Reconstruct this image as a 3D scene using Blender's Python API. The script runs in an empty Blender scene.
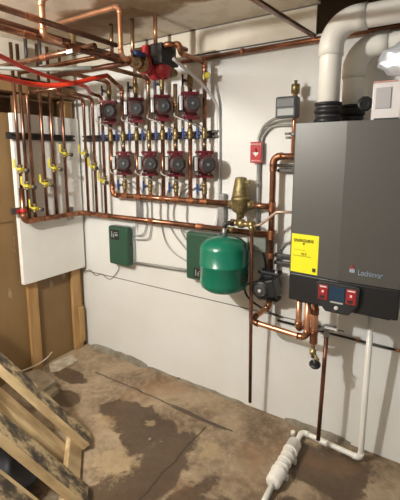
import bpy, bmesh, math, random
from mathutils import Vector, Matrix
random.seed(7)
S = bpy.context.scene
COL = S.collection

# ------------------------------------------------------------------ camera
F, PPX, PPY = 386.0, 200.0, 220.0
YAW, PITCH = math.radians(33.0), math.radians(9.45)
FW = Vector((-math.sin(YAW) * math.cos(PITCH), math.cos(YAW) * math.cos(PITCH), -math.sin(PITCH)))
RT = Vector((math.cos(YAW), math.sin(YAW), 0))
UP = RT.cross(FW)
CAM = Vector((2.341, -1.951, 1.5))
cd = bpy.data.cameras.new('camera'); cam = bpy.data.objects.new('camera', cd); COL.objects.link(cam)
cam.matrix_world = Matrix(((RT.x, UP.x, -FW.x, CAM.x), (RT.y, UP.y, -FW.y, CAM.y), (RT.z, UP.z, -FW.z, CAM.z), (0, 0, 0, 1)))
cd.sensor_fit = 'VERTICAL'; cd.sensor_height = 24.0; cd.lens = 24.0 * F / 500.0
cd.shift_y = -(250 - PPY) / 500.0
cd.clip_start = 0.02; cd.clip_end = 60
S.camera = cam

# ------------------------------------------------------------------ light
w = bpy.data.worlds.new('world'); S.world = w; w.use_nodes = True
w.node_tree.nodes['Background'].inputs[0].default_value = (1.0, 0.995, 0.975, 1)
w.node_tree.nodes['Background'].inputs[1].default_value = 0.25
ld = bpy.data.lights.new('bulb', 'POINT'); ld.energy = 154; ld.color = (1.0, 0.985, 0.95); ld.shadow_soft_size = 0.035
lo = bpy.data.objects.new('bulb', ld); COL.objects.link(lo); lo.location = (0.85, -2.15, 1.97)
S.view_settings.view_transform = 'Standard'; S.view_settings.look = 'None'
S.view_settings.exposure = 0.0; S.view_settings.gamma = 1.0; S.view_settings.use_curve_mapping = False

# ------------------------------------------------------------------ measuring: a sight line met with a real plane
def ray(px, py): return FW + RT * ((px - PPX) / F) - UP * ((py - PPY) / F)
def Bk(px, py, dep):                     # plane dep metres in front of the back wall
    d = ray(px, py); return CAM + d * ((-dep - CAM.y) / d.y)
def Lf(px, py, x):                       # plane at x
    d = ray(px, py); return CAM + d * ((x - CAM.x) / d.x)
def Hz(px, py, z):                       # level plane at z
    d = ray(px, py); return CAM + d * ((z - CAM.z) / d.z)

# ------------------------------------------------------------------ materials
MATS = {}
def mat(name, col, rough=0.5, metal=0.0, var=None, vscale=8.0, bump=0.0, bscale=40.0, spec=None, vmin=0.35, vmax=0.65, coords='Object', stretch=None, emis=None):
    m = bpy.data.materials.new(name); m.use_nodes = True; nt = m.node_tree; b = nt.nodes['Principled BSDF']
    b.inputs['Base Color'].default_value = (*col, 1); b.inputs['Roughness'].default_value = rough; b.inputs['Metallic'].default_value = metal
    if spec is not None: b.inputs['Specular IOR Level'].default_value = spec
    tc = nt.nodes.new('ShaderNodeTexCoord'); src = tc.outputs[coords]
    if stretch:
        mp = nt.nodes.new('ShaderNodeMapping'); mp.inputs['Scale'].default_value = stretch
        nt.links.new(src, mp.inputs[0]); src = mp.outputs[0]
    if var:
        n = nt.nodes.new('ShaderNodeTexNoise'); n.inputs['Scale'].default_value = vscale; n.inputs['Detail'].default_value = 6
        nt.links.new(src, n.inputs['Vector'])
        r = nt.nodes.new('ShaderNodeValToRGB'); r.color_ramp.elements[0].position = vmin; r.color_ramp.elements[1].position = vmax
        r.color_ramp.elements[0].color = (*var, 1); r.color_ramp.elements[1].color = (*col, 1)
        nt.links.new(n.outputs['Fac'], r.inputs[0]); nt.links.new(r.outputs[0], b.inputs['Base Color'])
    if bump:
        n2 = nt.nodes.new('ShaderNodeTexNoise'); n2.inputs['Scale'].default_value = bscale; n2.inputs['Detail'].default_value = 5
        nt.links.new(src, n2.inputs['Vector'])
        bp = nt.nodes.new('ShaderNodeBump'); bp.inputs['Strength'].default_value = bump; bp.inputs['Distance'].default_value = 0.01
        nt.links.new(n2.outputs['Fac'], bp.inputs['Height']); nt.links.new(bp.outputs[0], b.inputs['Normal'])
    if emis:
        b.inputs['Emission Color'].default_value = (*emis, 1); b.inputs['Emission Strength'].default_value = 1.0
    MATS[name] = m; return m

mat('brown_copper', (0.36, 0.185, 0.12), 0.24, 0.85, var=(0.15, 0.07, 0.045), vscale=9)
mat('copper', (0.43, 0.205, 0.122), 0.26, 0.82, var=(0.17, 0.07, 0.04), vscale=9)
mat('bright_copper', (0.80, 0.42, 0.24), 0.30, 0.75, var=(0.55, 0.26, 0.14), vscale=9)
mat('fitting', (0.50, 0.21, 0.105), 0.42, 0.75, var=(0.22, 0.09, 0.045), vscale=25)
mat('old_copper', (0.21, 0.085, 0.05), 0.38, 0.6, var=(0.12, 0.05, 0.032), vscale=9)
mat('pale_copper', (0.50, 0.34, 0.21), 0.27, 0.82, var=(0.28, 0.16, 0.085), vscale=9)
mat('dull_tube', (0.50, 0.38, 0.30), 0.35, 0.6)
mat('brass', (0.42, 0.32, 0.15), 0.38, 0.75, var=(0.22, 0.16, 0.07), vscale=30)
mat('olive_brass', (0.36, 0.29, 0.13), 0.45, 0.65, var=(0.17, 0.135, 0.06), vscale=28, bump=0.5, bscale=50)
mat('dark_brass', (0.30, 0.21, 0.095), 0.42, 0.7, var=(0.17, 0.12, 0.05), vscale=30)
mat('maroon', (0.185, 0.014, 0.022), 0.38, 0.0, var=(0.10, 0.009, 0.014), vscale=30)
mat('red_iron', (0.38, 0.02, 0.03), 0.35, 0.0)
mat('motor', (0.085, 0.035, 0.035), 0.5, 0.1)
mat('cap_grey', (0.22, 0.22, 0.22), 0.45, 0.2)
mat('plate', (0.055, 0.055, 0.055), 0.45, 0.2)
mat('silver', (0.62, 0.61, 0.60), 0.4, 0.35)
mat('steel', (0.42, 0.42, 0.41), 0.42, 0.6, var=(0.28, 0.28, 0.28), vscale=20)
mat('cable_grey', (0.40, 0.40, 0.38), 0.4, 0.3)
mat('conduit', (0.36, 0.36, 0.34), 0.45, 0.4, bump=0.3, bscale=300)
mat('strut', (0.075, 0.07, 0.065), 0.5, 0.4)
mat('black', (0.012, 0.012, 0.013), 0.45)
mat('soft_black', (0.018, 0.018, 0.020), 0.6)
mat('rubber', (0.012, 0.012, 0.012), 0.5)
mat('blue', (0.02, 0.05, 0.20), 0.4)
mat('navy_lever', (0.012, 0.02, 0.06), 0.4)
mat('yellow', (0.66, 0.55, 0.04), 0.4)
mat('dark_green', (0.027, 0.080, 0.049), 0.42)
mat('green', (0.006, 0.165, 0.098), 0.24, spec=0.6)
mat('red', (0.43, 0.010, 0.014), 0.55)
mat('red_tube', (0.70, 0.045, 0.018), 0.30)
mat('red_pad', (0.30, 0.022, 0.025), 0.35)
mat('white_print', (0.75, 0.73, 0.70), 0.5)
mat('pvc', (0.78, 0.76, 0.70), 0.32, spec=0.5)
mat('vent_pvc', (0.84, 0.81, 0.73), 0.36)
mat('boiler_grey', (0.100, 0.096, 0.087), 0.42, 0.25)
mat('boiler_dark', (0.085, 0.082, 0.077), 0.42, 0.25)
mat('grey_box', (0.085, 0.09, 0.095), 0.5)
mat('light_grey', (0.42, 0.43, 0.42), 0.5)
mat('pale_box', (0.70, 0.66, 0.64), 0.45)
mat('box_cover', (0.42, 0.40, 0.40), 0.4)
mat('pink', (0.62, 0.30, 0.24), 0.5)
mat('label_yellow', (0.88, 0.80, 0.015), 0.5)
mat('ink', (0.03, 0.03, 0.02), 0.6)
mat('screen', (0.012, 0.028, 0.05), 0.15, emis=(0.006, 0.016, 0.03))
mat('logo_grey', (0.36, 0.43, 0.54), 0.35, 0.2)
mat('logo_blue', (0.02, 0.05, 0.16), 0.4)
mat('foil', (0.76, 0.80, 0.86), 0.3, 0.5, bump=0.8, bscale=18)
mat('grey_green', (0.22, 0.23, 0.20), 0.5)
mat('band', (0.72, 0.66, 0.55), 0.6, var=(0.60, 0.54, 0.43), vscale=5)
mat('lumber', (0.52, 0.32, 0.13), 0.6, var=(0.36, 0.20, 0.075), vscale=6, stretch=(3, 3, 0.4))
mat('lumber_mid', (0.36, 0.215, 0.09), 0.65, var=(0.17, 0.095, 0.04), vscale=5)
mat('lumber_dark', (0.22, 0.125, 0.055), 0.7, var=(0.12, 0.07, 0.03), vscale=5)
mat('hardboard', (0.25, 0.155, 0.065), 0.55, var=(0.215, 0.13, 0.052), vscale=3)
mat('board', (0.86, 0.845, 0.80), 0.45, var=(0.82, 0.795, 0.74), vscale=4, bump=0.06, bscale=14)
mat('concrete_trim', (0.28, 0.255, 0.20), 0.8, var=(0.18, 0.155, 0.115), vscale=14, bump=0.6, bscale=30)
mat('paver', (0.34, 0.28, 0.205), 0.8, var=(0.24, 0.19, 0.13), vscale=14, bump=0.5, bscale=40)
mat('paper_slab', (0.46, 0.40, 0.31), 0.75, var=(0.30, 0.24, 0.17), vscale=22, bump=0.4, bscale=50)
mat('pale_wood', (0.62, 0.48, 0.27), 0.6, var=(0.33, 0.22, 0.11), vscale=5, vmin=0.3, vmax=0.6, stretch=(1, 3, 3))
mat('clear_plastic', (0.55, 0.60, 0.60), 0.2)
mat('navy', (0.009, 0.010, 0.015), 0.5)
mat('wire_white', (0.55, 0.50, 0.42), 0.5)
mat('seam', (0.14, 0.12, 0.10), 0.8)

def mat_weathered():                     # pallet wood: worn to black along the grain in patches on the upper face
    m = bpy.data.materials.new('weathered_wood'); m.use_nodes = True; nt = m.node_tree; b = nt.nodes['Principled BSDF']; b.inputs['Roughness'].default_value = 0.7
    tc = nt.nodes.new('ShaderNodeTexCoord')
    mp = nt.nodes.new('ShaderNodeMapping'); mp.inputs['Scale'].default_value = (2.2, 3.2, 3.2); nt.links.new(tc.outputs['Object'], mp.inputs[0])
    n1 = nt.nodes.new('ShaderNodeTexNoise'); n1.inputs['Scale'].default_value = 4.5; n1.inputs['Detail'].default_value = 9; n1.inputs['Roughness'].default_value = 0.68; nt.links.new(mp.outputs[0], n1.inputs['Vector'])
    r1 = nt.nodes.new('ShaderNodeValToRGB'); e = r1.color_ramp.elements
    e[0].position = 0.42; e[0].color = (0.04, 0.032, 0.024, 1); e[1].position = 0.58; e[1].color = (0.50, 0.39, 0.22, 1)
    k = e.new(0.50); k.color = (0.17, 0.125, 0.075, 1)
    nt.links.new(n1.outputs['Fac'], r1.inputs[0])
    nt.links.new(r1.outputs[0], b.inputs['Base Color']); MATS['weathered'] = m
mat_weathered()

def mat_wall():
    m = bpy.data.materials.new('painted_wall'); m.use_nodes = True; nt = m.node_tree; b = nt.nodes['Principled BSDF']; b.inputs['Roughness'].default_value = 0.5
    tc = nt.nodes.new('ShaderNodeTexCoord')
    n = nt.nodes.new('ShaderNodeTexNoise'); n.inputs['Scale'].default_value = 2.2; n.inputs['Detail'].default_value = 7; nt.links.new(tc.outputs['Object'], n.inputs['Vector'])
    r = nt.nodes.new('ShaderNodeValToRGB'); e = r.color_ramp.elements
    e[0].position = 0.3; e[0].color = (0.735, 0.725, 0.675, 1); e[1].position = 0.62; e[1].color = (0.79, 0.79, 0.765, 1)
    nt.links.new(n.outputs['Fac'], r.inputs[0]); nt.links.new(r.outputs[0], b.inputs['Base Color'])
    n2 = nt.nodes.new('ShaderNodeTexNoise'); n2.inputs['Scale'].default_value = 16; n2.inputs['Detail'].default_value = 8; nt.links.new(tc.outputs['Object'], n2.inputs['Vector'])
    v = nt.nodes.new('ShaderNodeTexVoronoi'); v.inputs['Scale'].default_value = 5.5; nt.links.new(tc.outputs['Object'], v.inputs['Vector'])
    mr = nt.nodes.new('ShaderNodeMapRange'); mr.inputs['From Min'].default_value = 0.0; mr.inputs['From Max'].default_value = 0.09; mr.inputs['To Min'].default_value = 0.35; mr.inputs['To Max'].default_value = 0.0
    nt.links.new(v.outputs['Distance'], mr.inputs[0])
    ad = nt.nodes.new('ShaderNodeMath'); ad.operation = 'ADD'; nt.links.new(n2.outputs['Fac'], ad.inputs[0]); nt.links.new(mr.outputs[0], ad.inputs[1])
    bp = nt.nodes.new('ShaderNodeBump'); bp.inputs['Strength'].default_value = 0.35; bp.inputs['Distance'].default_value = 0.008
    nt.links.new(ad.outputs[0], bp.inputs['Height']); nt.links.new(bp.outputs[0], b.inputs['Normal']); MATS['wall'] = m
mat_wall()

def mix(nt, fac, a, b):
    n = nt.nodes.new('ShaderNodeMix'); n.data_type = 'RGBA'
    nt.links.new(fac, n.inputs[0])
    for s, v in ((6, a), (7, b)):
        if isinstance(v, tuple): n.inputs[s].default_value = (*v, 1)
        else: nt.links.new(v, n.inputs[s])
    return n.outputs[2]
def math_node(nt, op, a, b=None):
    n = nt.nodes.new('ShaderNodeMath'); n.operation = op; n.use_clamp = False
    for i, v in ((0, a), (1, b)):
        if v is None: continue
        if isinstance(v, (int, float)): n.inputs[i].default_value = v
        else: nt.links.new(v, n.inputs[i])
    return n.outputs[0]
def ramp01(nt, v, lo, hi):
    n = nt.nodes.new('ShaderNodeMapRange'); n.interpolation_type = 'SMOOTHSTEP'; nt.links.new(v, n.inputs[0])
    n.inputs['From Min'].default_value = lo; n.inputs['From Max'].default_value = hi; return n.outputs[0]

def scuffs(name):                        # pale rubbed marks on the hardboard
    nt = MATS[name].node_tree; b = nt.nodes['Principled BSDF']; src = b.inputs['Base Color'].links[0].from_socket
    tc = nt.nodes.new('ShaderNodeTexCoord'); mp = nt.nodes.new('ShaderNodeMapping'); mp.inputs['Scale'].default_value = (9, 9, 4); nt.links.new(tc.outputs['Object'], mp.inputs[0])
    n = nt.nodes.new('ShaderNodeTexNoise'); n.inputs['Scale'].default_value = 1.6; n.inputs['Detail'].default_value = 6; nt.links.new(mp.outputs[0], n.inputs['Vector'])
    nt.links.new(mix(nt, math_node(nt, 'MULTIPLY', ramp01(nt, n.outputs['Fac'], 0.66, 0.72), 0.45), src, (0.55, 0.45, 0.33)), b.inputs['Base Color'])
scuffs('hardboard')

def mat_floor():                         # dusty concrete slab with wet stains of their own outline and sawn joints
    m = bpy.data.materials.new('concrete_floor'); m.use_nodes = True; nt = m.node_tree; b = nt.nodes['Principled BSDF']
    tc = nt.nodes.new('ShaderNodeTexCoord'); O = tc.outputs['Object']
    sx = nt.nodes.new('ShaderNodeSeparateXYZ'); nt.links.new(O, sx.inputs[0]); X, Y = sx.outputs[0], sx.outputs[1]
    def noise(sc, det=6, rough=0.6):
        n = nt.nodes.new('ShaderNodeTexNoise'); n.inputs['Scale'].default_value = sc; n.inputs['Detail'].default_value = det; n.inputs['Roughness'].default_value = rough
        nt.links.new(O, n.inputs['Vector']); return n.outputs['Fac']
    n1 = noise(3.0); n2 = noise(26, 8); n3 = noise(5.5, 8, 0.65)
    base = mix(nt, ramp01(nt, n1, 0.38, 0.66), (0.150, 0.102, 0.062), (0.335, 0.255, 0.165))
    base = mix(nt, math_node(nt, 'MULTIPLY', ramp01(nt, n2, 0.40, 0.72), 0.45), base, (0.44, 0.345, 0.235))
    wet = None                           # wet stains: ellipses whose outline is broken up by noise
    for (cx, cy, rx, ry) in ((0.25, -0.385, 0.16, 0.07), (0.42, -0.56, 0.12, 0.09), (0.95, -0.47, 0.27, 0.13), (1.06, -0.60, 0.11, 0.10), (1.27, -0.66, 0.13, 0.28), (1.22, -0.95, 0.15, 0.20), (1.52, -0.85, 0.12, 0.26), (1.98, -0.24, 0.20, 0.18), (2.0, -0.55, 0.2, 0.10), (1.20, -0.262, 0.20, 0.014), (1.62, -0.80, 0.14, 0.20)):
        dx = math_node(nt, 'DIVIDE', math_node(nt, 'SUBTRACT', X, cx), rx); dy = math_node(nt, 'DIVIDE', math_node(nt, 'SUBTRACT', Y, cy), ry)
        d = math_node(nt, 'SQRT', math_node(nt, 'ADD', math_node(nt, 'MULTIPLY', dx, dx), math_node(nt, 'MULTIPLY', dy, dy)))
        wet = d if wet is None else math_node(nt, 'MINIMUM', wet, d)
    wv = math_node(nt, 'ADD', wet, math_node(nt, 'MULTIPLY', math_node(nt, 'SUBTRACT', n3, 0.5), 2.0))
    wf = math_node(nt, 'SUBTRACT', 1.0, ramp01(nt, wv, 0.86, 1.06))
    c = mix(nt, math_node(nt, 'MULTIPLY', wf, 0.88), base, (0.064, 0.038, 0.020))
    dry = None
    for (cx, cy, rx, ry) in ((1.06, -0.77, 0.11, 0.10), (1.44, -0.44, 0.07, 0.06), (0.80, -0.57, 0.07, 0.05), (1.03, -0.45, 0.03, 0.03)):
        dx = math_node(nt, 'DIVIDE', math_node(nt, 'SUBTRACT', X, cx), rx); dy = math_node(nt, 'DIVIDE', math_node(nt, 'SUBTRACT', Y, cy), ry)
        d = math_node(nt, 'SQRT', math_node(nt, 'ADD', math_node(nt, 'MULTIPLY', dx, dx), math_node(nt, 'MULTIPLY', dy, dy)))
        dry = d if dry is None else math_node(nt, 'MINIMUM', dry, d)
    df = math_node(nt, 'SUBTRACT', 1.0, ramp01(nt, math_node(nt, 'ADD', dry, math_node(nt, 'MULTIPLY', math_node(nt, 'SUBTRACT', noise(16, 9, 0.75), 0.5), 4.5)), 0.55, 1.25))
    c = mix(nt, math_node(nt, 'MULTIPLY', df, 0.55), c, (0.42, 0.315, 0.18))
    pit = ramp01(nt, noise(48, 4, 0.5), 0.66, 0.72)
    c = mix(nt, math_node(nt, 'MULTIPLY', pit, 0.5), c, (0.085, 0.058, 0.036))
    rust = ramp01(nt, noise(1.7), 0.56, 0.70)
    c = mix(nt, math_node(nt, 'MULTIPLY', rust, 0.45), c, (0.25, 0.13, 0.06))
    wob = math_node(nt, 'MULTIPLY', math_node(nt, 'SUBTRACT', noise(7), 0.5), 0.05)
    j1 = math_node(nt, 'ABSOLUTE', math_node(nt, 'ADD', math_node(nt, 'ADD', Y, 0.25), wob))
    j2 = math_node(nt, 'ABSOLUTE', math_node(nt, 'ADD', math_node(nt, 'SUBTRACT', X, 1.31), wob))
    near = ramp01(nt, Y, -0.30, -0.26)
    j2 = math_node(nt, 'ADD', j2, near)
    j1 = math_node(nt, 'ADD', j1, ramp01(nt, X, 1.45, 1.52)); j1 = math_node(nt, 'ADD', j1, math_node(nt, 'SUBTRACT', 1.0, ramp01(nt, X, 0.30, 0.36)))
    j = math_node(nt, 'MINIMUM', j1, j2)
    jf = math_node(nt, 'SUBTRACT', 1.0, ramp01(nt, j, 0.002, 0.008))
    c = mix(nt, math_node(nt, 'MULTIPLY', jf, 0.75), c, (0.045, 0.030, 0.019))
    nt.links.new(c, b.inputs['Base Color'])
    rr = nt.nodes.new('ShaderNodeMapRange'); nt.links.new(wf, rr.inputs[0]); rr.inputs['To Min'].default_value = 0.85; rr.inputs['To Max'].default_value = 0.52
    nt.links.new(rr.outputs[0], b.inputs['Roughness'])
    h = math_node(nt, 'SUBTRACT', math_node(nt, 'ADD', math_node(nt, 'MULTIPLY', n2, 0.5), n3), math_node(nt, 'MULTIPLY', jf, 0.7))
    bp = nt.nodes.new('ShaderNodeBump'); bp.inputs['Strength'].default_value = 0.45; bp.inputs['Distance'].default_value = 0.02
    nt.links.new(h, bp.inputs['Height']); nt.links.new(bp.outputs[0], b.inputs['Normal']); MATS['floor'] = m
mat_floor()

def mat_ceiling():                       # water-stained sheets: cream, with tan and brown stains of their own outline, the left one mixed with painted pipe shade
    m = bpy.data.materials.new('stained_ceiling'); m.use_nodes = True; nt = m.node_tree; b = nt.nodes['Principled BSDF']; b.inputs['Roughness'].default_value = 0.7
    tc = nt.nodes.new('ShaderNodeTexCoord'); O = tc.outputs['Object']
    sx = nt.nodes.new('ShaderNodeSeparateXYZ'); nt.links.new(O, sx.inputs[0]); X, Y = sx.outputs[0], sx.outputs[1]
    n = nt.nodes.new('ShaderNodeTexNoise'); n.inputs['Scale'].default_value = 3.0; n.inputs['Detail'].default_value = 7; nt.links.new(O, n.inputs['Vector'])
    n2 = nt.nodes.new('ShaderNodeTexNoise'); n2.inputs['Scale'].default_value = 9.0; n2.inputs['Detail'].default_value = 7; nt.links.new(O, n2.inputs['Vector'])
    st = None
    for (cx, cy, rx, ry) in ((1.04, -0.46, 0.26, 0.20), (1.36, -0.42, 0.20, 0.12), (0.66, -0.36, 0.28, 0.22), (1.75, -0.75, 0.30, 0.20)):  # third ellipse is stain plus the shadow among the pipes, painted in
        dx = math_node(nt, 'DIVIDE', math_node(nt, 'SUBTRACT', X, cx), rx); dy = math_node(nt, 'DIVIDE', math_node(nt, 'SUBTRACT', Y, cy), ry)
        d = math_node(nt, 'SQRT', math_node(nt, 'ADD', math_node(nt, 'MULTIPLY', dx, dx), math_node(nt, 'MULTIPLY', dy, dy)))
        st = d if st is None else math_node(nt, 'MINIMUM', st, d)
    sv = math_node(nt, 'ADD', st, math_node(nt, 'MULTIPLY', math_node(nt, 'SUBTRACT', n.outputs['Fac'], 0.5), 2.0))
    sf = math_node(nt, 'SUBTRACT', 1.0, ramp01(nt, sv, 0.80, 1.10))
    c = mix(nt, sf, (0.78, 0.71, 0.58), (0.27, 0.18, 0.095))
    c = mix(nt, math_node(nt, 'MULTIPLY', ramp01(nt, n2.outputs['Fac'], 0.48, 0.60), 0.3), c, (0.50, 0.40, 0.27))
    nt.links.new(c, b.inputs['Base Color']); MATS['ceiling'] = m
mat_ceiling()

# ------------------------------------------------------------------ mesh building
class MB:
    def __init__(s): s.v = []; s.f = []; s.sm = []
    def add(s, vs, fs, smooth=False):
        o = len(s.v); s.v += [Vector(v) for v in vs]
        for f in fs: s.f.append([i + o for i in f]); s.sm.append(smooth)
        return s
    def box(s, a, b, M=None):
        x0, y0, z0 = a; x1, y1, z1 = b
        vs = [Vector(p) for p in ((x0, y0, z0), (x1, y0, z0), (x1, y1, z0), (x0, y1, z0), (x0, y0, z1), (x1, y0, z1), (x1, y1, z1), (x0, y1, z1))]
        if M: vs = [M @ v for v in vs]
        return s.add(vs, [(0, 3, 2, 1), (4, 5, 6, 7), (0, 1, 5, 4), (1, 2, 6, 5), (2, 3, 7, 6), (3, 0, 4, 7)])
    def tube(s, pts, r, n=12, caps=True):
        pts = [Vector(p) for p in pts]; rs = r if isinstance(r, (list, tuple)) else [r] * len(pts)
        vs = []; up = None
        for i, p in enumerate(pts):
            t = (pts[min(i + 1, len(pts) - 1)] - pts[max(i - 1, 0)]).normalized()
            if up is None:
                up = Vector((0, 0, 1)) if abs(t.z) < 0.9 else Vector((1, 0, 0))
            up = (up - t * up.dot(t)).normalized(); sd = t.cross(up)
            for k in range(n):
                a = 2 * math.pi * k / n; vs.append(p + (up * math.cos(a) + sd * math.sin(a)) * rs[i])
        fs = []
        for i in range(len(pts) - 1):
            for k in range(n):
                fs.append((i * n + k, i * n + (k + 1) % n, (i + 1) * n + (k + 1) % n, (i + 1) * n + k))
        s.add(vs, fs, True)
        if caps:
            o = len(s.v) - len(vs)
            s.f.append([o + k for k in range(n)][::-1]); s.sm.append(False)
            s.f.append([o + (len(pts) - 1) * n + k for k in range(n)]); s.sm.append(False)
        return s
    def cyl(s, a, b, r, n=16): return s.tube([a, b], r, n)
    def lathe(s, prof, base, axis=(0, 0, 1), n=24):   # prof: (radius, height) pairs along the axis
        ax = Vector(axis).normalized(); u = Vector((1, 0, 0)) if abs(ax.x) < 0.9 else Vector((0, 1, 0))
        u = (u - ax * u.dot(ax)).normalized(); v = ax.cross(u); base = Vector(base); vs = []
        for (r, h) in prof:
            for k in range(n):
                a = 2 * math.pi * k / n; vs.append(base + ax * h + (u * math.cos(a) + v * math.sin(a)) * max(r, 1e-5))
        fs = [(i * n + k, i * n + (k + 1) % n, (i + 1) * n + (k + 1) % n, (i + 1) * n + k) for i in range(len(prof) - 1) for k in range(n)]
        s.add(vs, fs, True); o = len(s.v) - len(vs)
        s.f.append([o + k for k in range(n)][::-1]); s.sm.append(False)
        s.f.append([o + (len(prof) - 1) * n + k for k in range(n)]); s.sm.append(False)
        return s
    def prism(s, poly, a, b, axis='y'):  # polygon in the plane across the axis, extruded from a to b
        f = {'y': lambda p, t: (p[0], t, p[1]), 'x': lambda p, t: (t, p[0], p[1]), 'z': lambda p, t: (p[0], p[1], t)}[axis]
        n = len(poly); vs = [f(p, a) for p in poly] + [f(p, b) for p in poly]
        return s.add(vs, [list(range(n)), list(range(n, 2 * n))[::-1]] + [(i, i + n, (i + 1) % n + n, (i + 1) % n) for i in range(n)])

def fix(bm): bmesh.ops.recalc_face_normals(bm, faces=bm.faces)
def obj(name, mb, m, parent=None, bevel=0.0, M=None, seg=2):
    me = bpy.data.meshes.new(name); off = Vector((0, 0, 0))
    if parent is not None: off = world_loc(parent)
    me.from_pydata([tuple(v - off) for v in mb.v], [], mb.f)
    for p, sm in zip(me.polygons, mb.sm): p.use_smooth = sm
    bm = bmesh.new(); bm.from_mesh(me); fix(bm); bm.to_mesh(me); bm.free()
    me.materials.append(MATS[m])
    o = bpy.data.objects.new(name, me); COL.objects.link(o)
    if parent is not None: o.parent = parent
    if bevel:
        bv = o.modifiers.new('bevel', 'BEVEL'); bv.width = bevel; bv.segments = seg; bv.limit_method = 'ANGLE'; bv.angle_limit = math.radians(50)
    return o
def world_loc(o):
    v = Vector((0, 0, 0))
    while o is not None: v = v + o.location; o = o.parent
    return v
def tag(o, label, cat, group=None):
    o['label'] = label; o['category'] = cat
    if group: o['group'] = group
    return o
def thing(name, label, cat, loc=(0, 0, 0), group=None):
    o = bpy.data.objects.new(name, None); COL.objects.link(o); o.location = loc; o.empty_display_size = 0.05
    return tag(o, label, cat, group)
def solo(name, mb, m, label, cat, group=None, bevel=0.0):
    return tag(obj(name, mb, m, None, bevel), label, cat, group)
def struct(name, mb, m, bevel=0.0, label=None):
    o = obj(name, mb, m, None, bevel); o['kind'] = 'structure'
    if label: o['label'] = label
    return o
def dup(root, loc, label=None, group=None):
    r = root.copy(); COL.objects.link(r); r.location = loc
    if label: r['label'] = label
    if group: r['group'] = group
    for ch in list(root.children):
        c = ch.copy(); COL.objects.link(c); c.parent = r
        for g in list(ch.children):
            d = g.copy(); COL.objects.link(d); d.parent = c
    return r
def text(name, body, size, m, parent, pos, width=None, height=None, extrude=0.0006):   # lettering on a face that looks towards -y
    cu = bpy.data.curves.new(name, 'FONT'); cu.body = body; cu.size = size; cu.extrude = extrude; cu.align_x = 'CENTER'; cu.align_y = 'CENTER'
    t = bpy.data.objects.new(name, cu); COL.objects.link(t)
    dg = bpy.context.evaluated_depsgraph_get(); dg.update()
    me = bpy.data.meshes.new_from_object(t.evaluated_get(dg)); bpy.data.objects.remove(t); bpy.data.curves.remove(cu)
    xs = [v.co.x for v in me.vertices]; ys = [v.co.y for v in me.vertices]; cx, cy = (min(xs) + max(xs)) / 2, (min(ys) + max(ys)) / 2
    kx = width / (max(xs) - min(xs)) if width else 1.0; ky = height / (max(ys) - min(ys)) if height else 1.0
    off = Vector(pos) - (world_loc(parent) if parent else Vector((0, 0, 0)))
    for v in me.vertices: v.co = Vector(((v.co.x - cx) * kx, -v.co.z, (v.co.y - cy) * ky)) + off
    me.materials.clear(); me.materials.append(MATS[m])
    o = bpy.data.objects.new(name, me); COL.objects.link(o); o.parent = parent; return o

def fillet(pts, br, n=7):
    pts = [Vector(p) for p in pts]; out = [pts[0]]; arcs = []
    for i in range(1, len(pts) - 1):
        p = pts[i]; a = (pts[i - 1] - p); b = (pts[i + 1] - p); la, lb = a.length, b.length; a.normalize(); b.normalize()
        ang = a.angle(b)
        if ang > math.radians(176): out.append(p); continue
        t = min(br / math.tan(ang / 2), la * 0.48, lb * 0.48); r = t * math.tan(ang / 2)
        c = p + (a + b).normalized() * (r / math.sin(ang / 2)); s0 = p + a * t; s1 = p + b * t; u = s0 - c; v = s1 - c; arc = []
        tot = u.angle(v)
        for k in range(n + 1):
            f = k / n; arc.append(c + (u * math.sin((1 - f) * tot) + v * math.sin(f * tot)) / math.sin(tot))
        out += arc; arcs.append(arc)
    out.append(pts[-1]); return out, arcs
def smooth_path(pts, n=8):               # Catmull-Rom through the points
    P = [Vector(p) for p in pts]; P = [P[0] * 2 - P[1]] + P + [P[-1] * 2 - P[-2]]; out = []
    for i in range(1, len(P) - 2):
        for k in range(n):
            t = k / n; a, b, c, d = P[i - 1], P[i], P[i + 1], P[i + 2]
            out.append(0.5 * ((2 * b) + (c - a) * t + (2 * a - 5 * b + 4 * c - d) * t * t + (3 * b - a - 3 * c + d) * t ** 3))
    out.append(P[-2]); return out
def run(label, pts, r, m='copper', fm='fitting', br=None, sleeves=(), cat='pipe', group=None, name='copper_pipe', elbows=True, n=12):
    """a pipe run: tube, an elbow at each bend, sleeves (couplings, tees) at given points along it"""
    br = br or r * 2.2
    path, arcs = fillet(pts, br)
    if not (arcs and elbows) and not sleeves:
        return solo(name, MB().tube(path, r, n), m, label, cat, group)
    root = thing(name, label, cat, pts[-1] if Vector(pts[-1]).z < Vector(pts[0]).z else pts[0], group)
    obj('tube', MB().tube(path, r, n), m, root)
    if elbows:
        for arc in arcs:
            d0 = (arc[0] - arc[1]).normalized(); d1 = (arc[-1] - arc[-2]).normalized()
            obj('elbow', MB().tube([arc[0] + d0 * r * 0.9] + arc + [arc[-1] + d1 * r * 0.9], r * 1.17, n), fm, root)
    for (nm, p, d, L) in sleeves:
        p = Vector(p); d = Vector(d).normalized()
        obj(nm, MB().lathe([(r * 1.16, -L / 2), (r * 1.2, -L / 2 + 0.003), (r * 1.16, -L / 2 + 0.006), (r * 1.16, L / 2 - 0.006), (r * 1.2, L / 2 - 0.003), (r * 1.16, L / 2)], p, d, n), fm, root)
    return root
XA, YA, ZA = (1, 0, 0), (0, 1, 0), (0, 0, 1)

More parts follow.
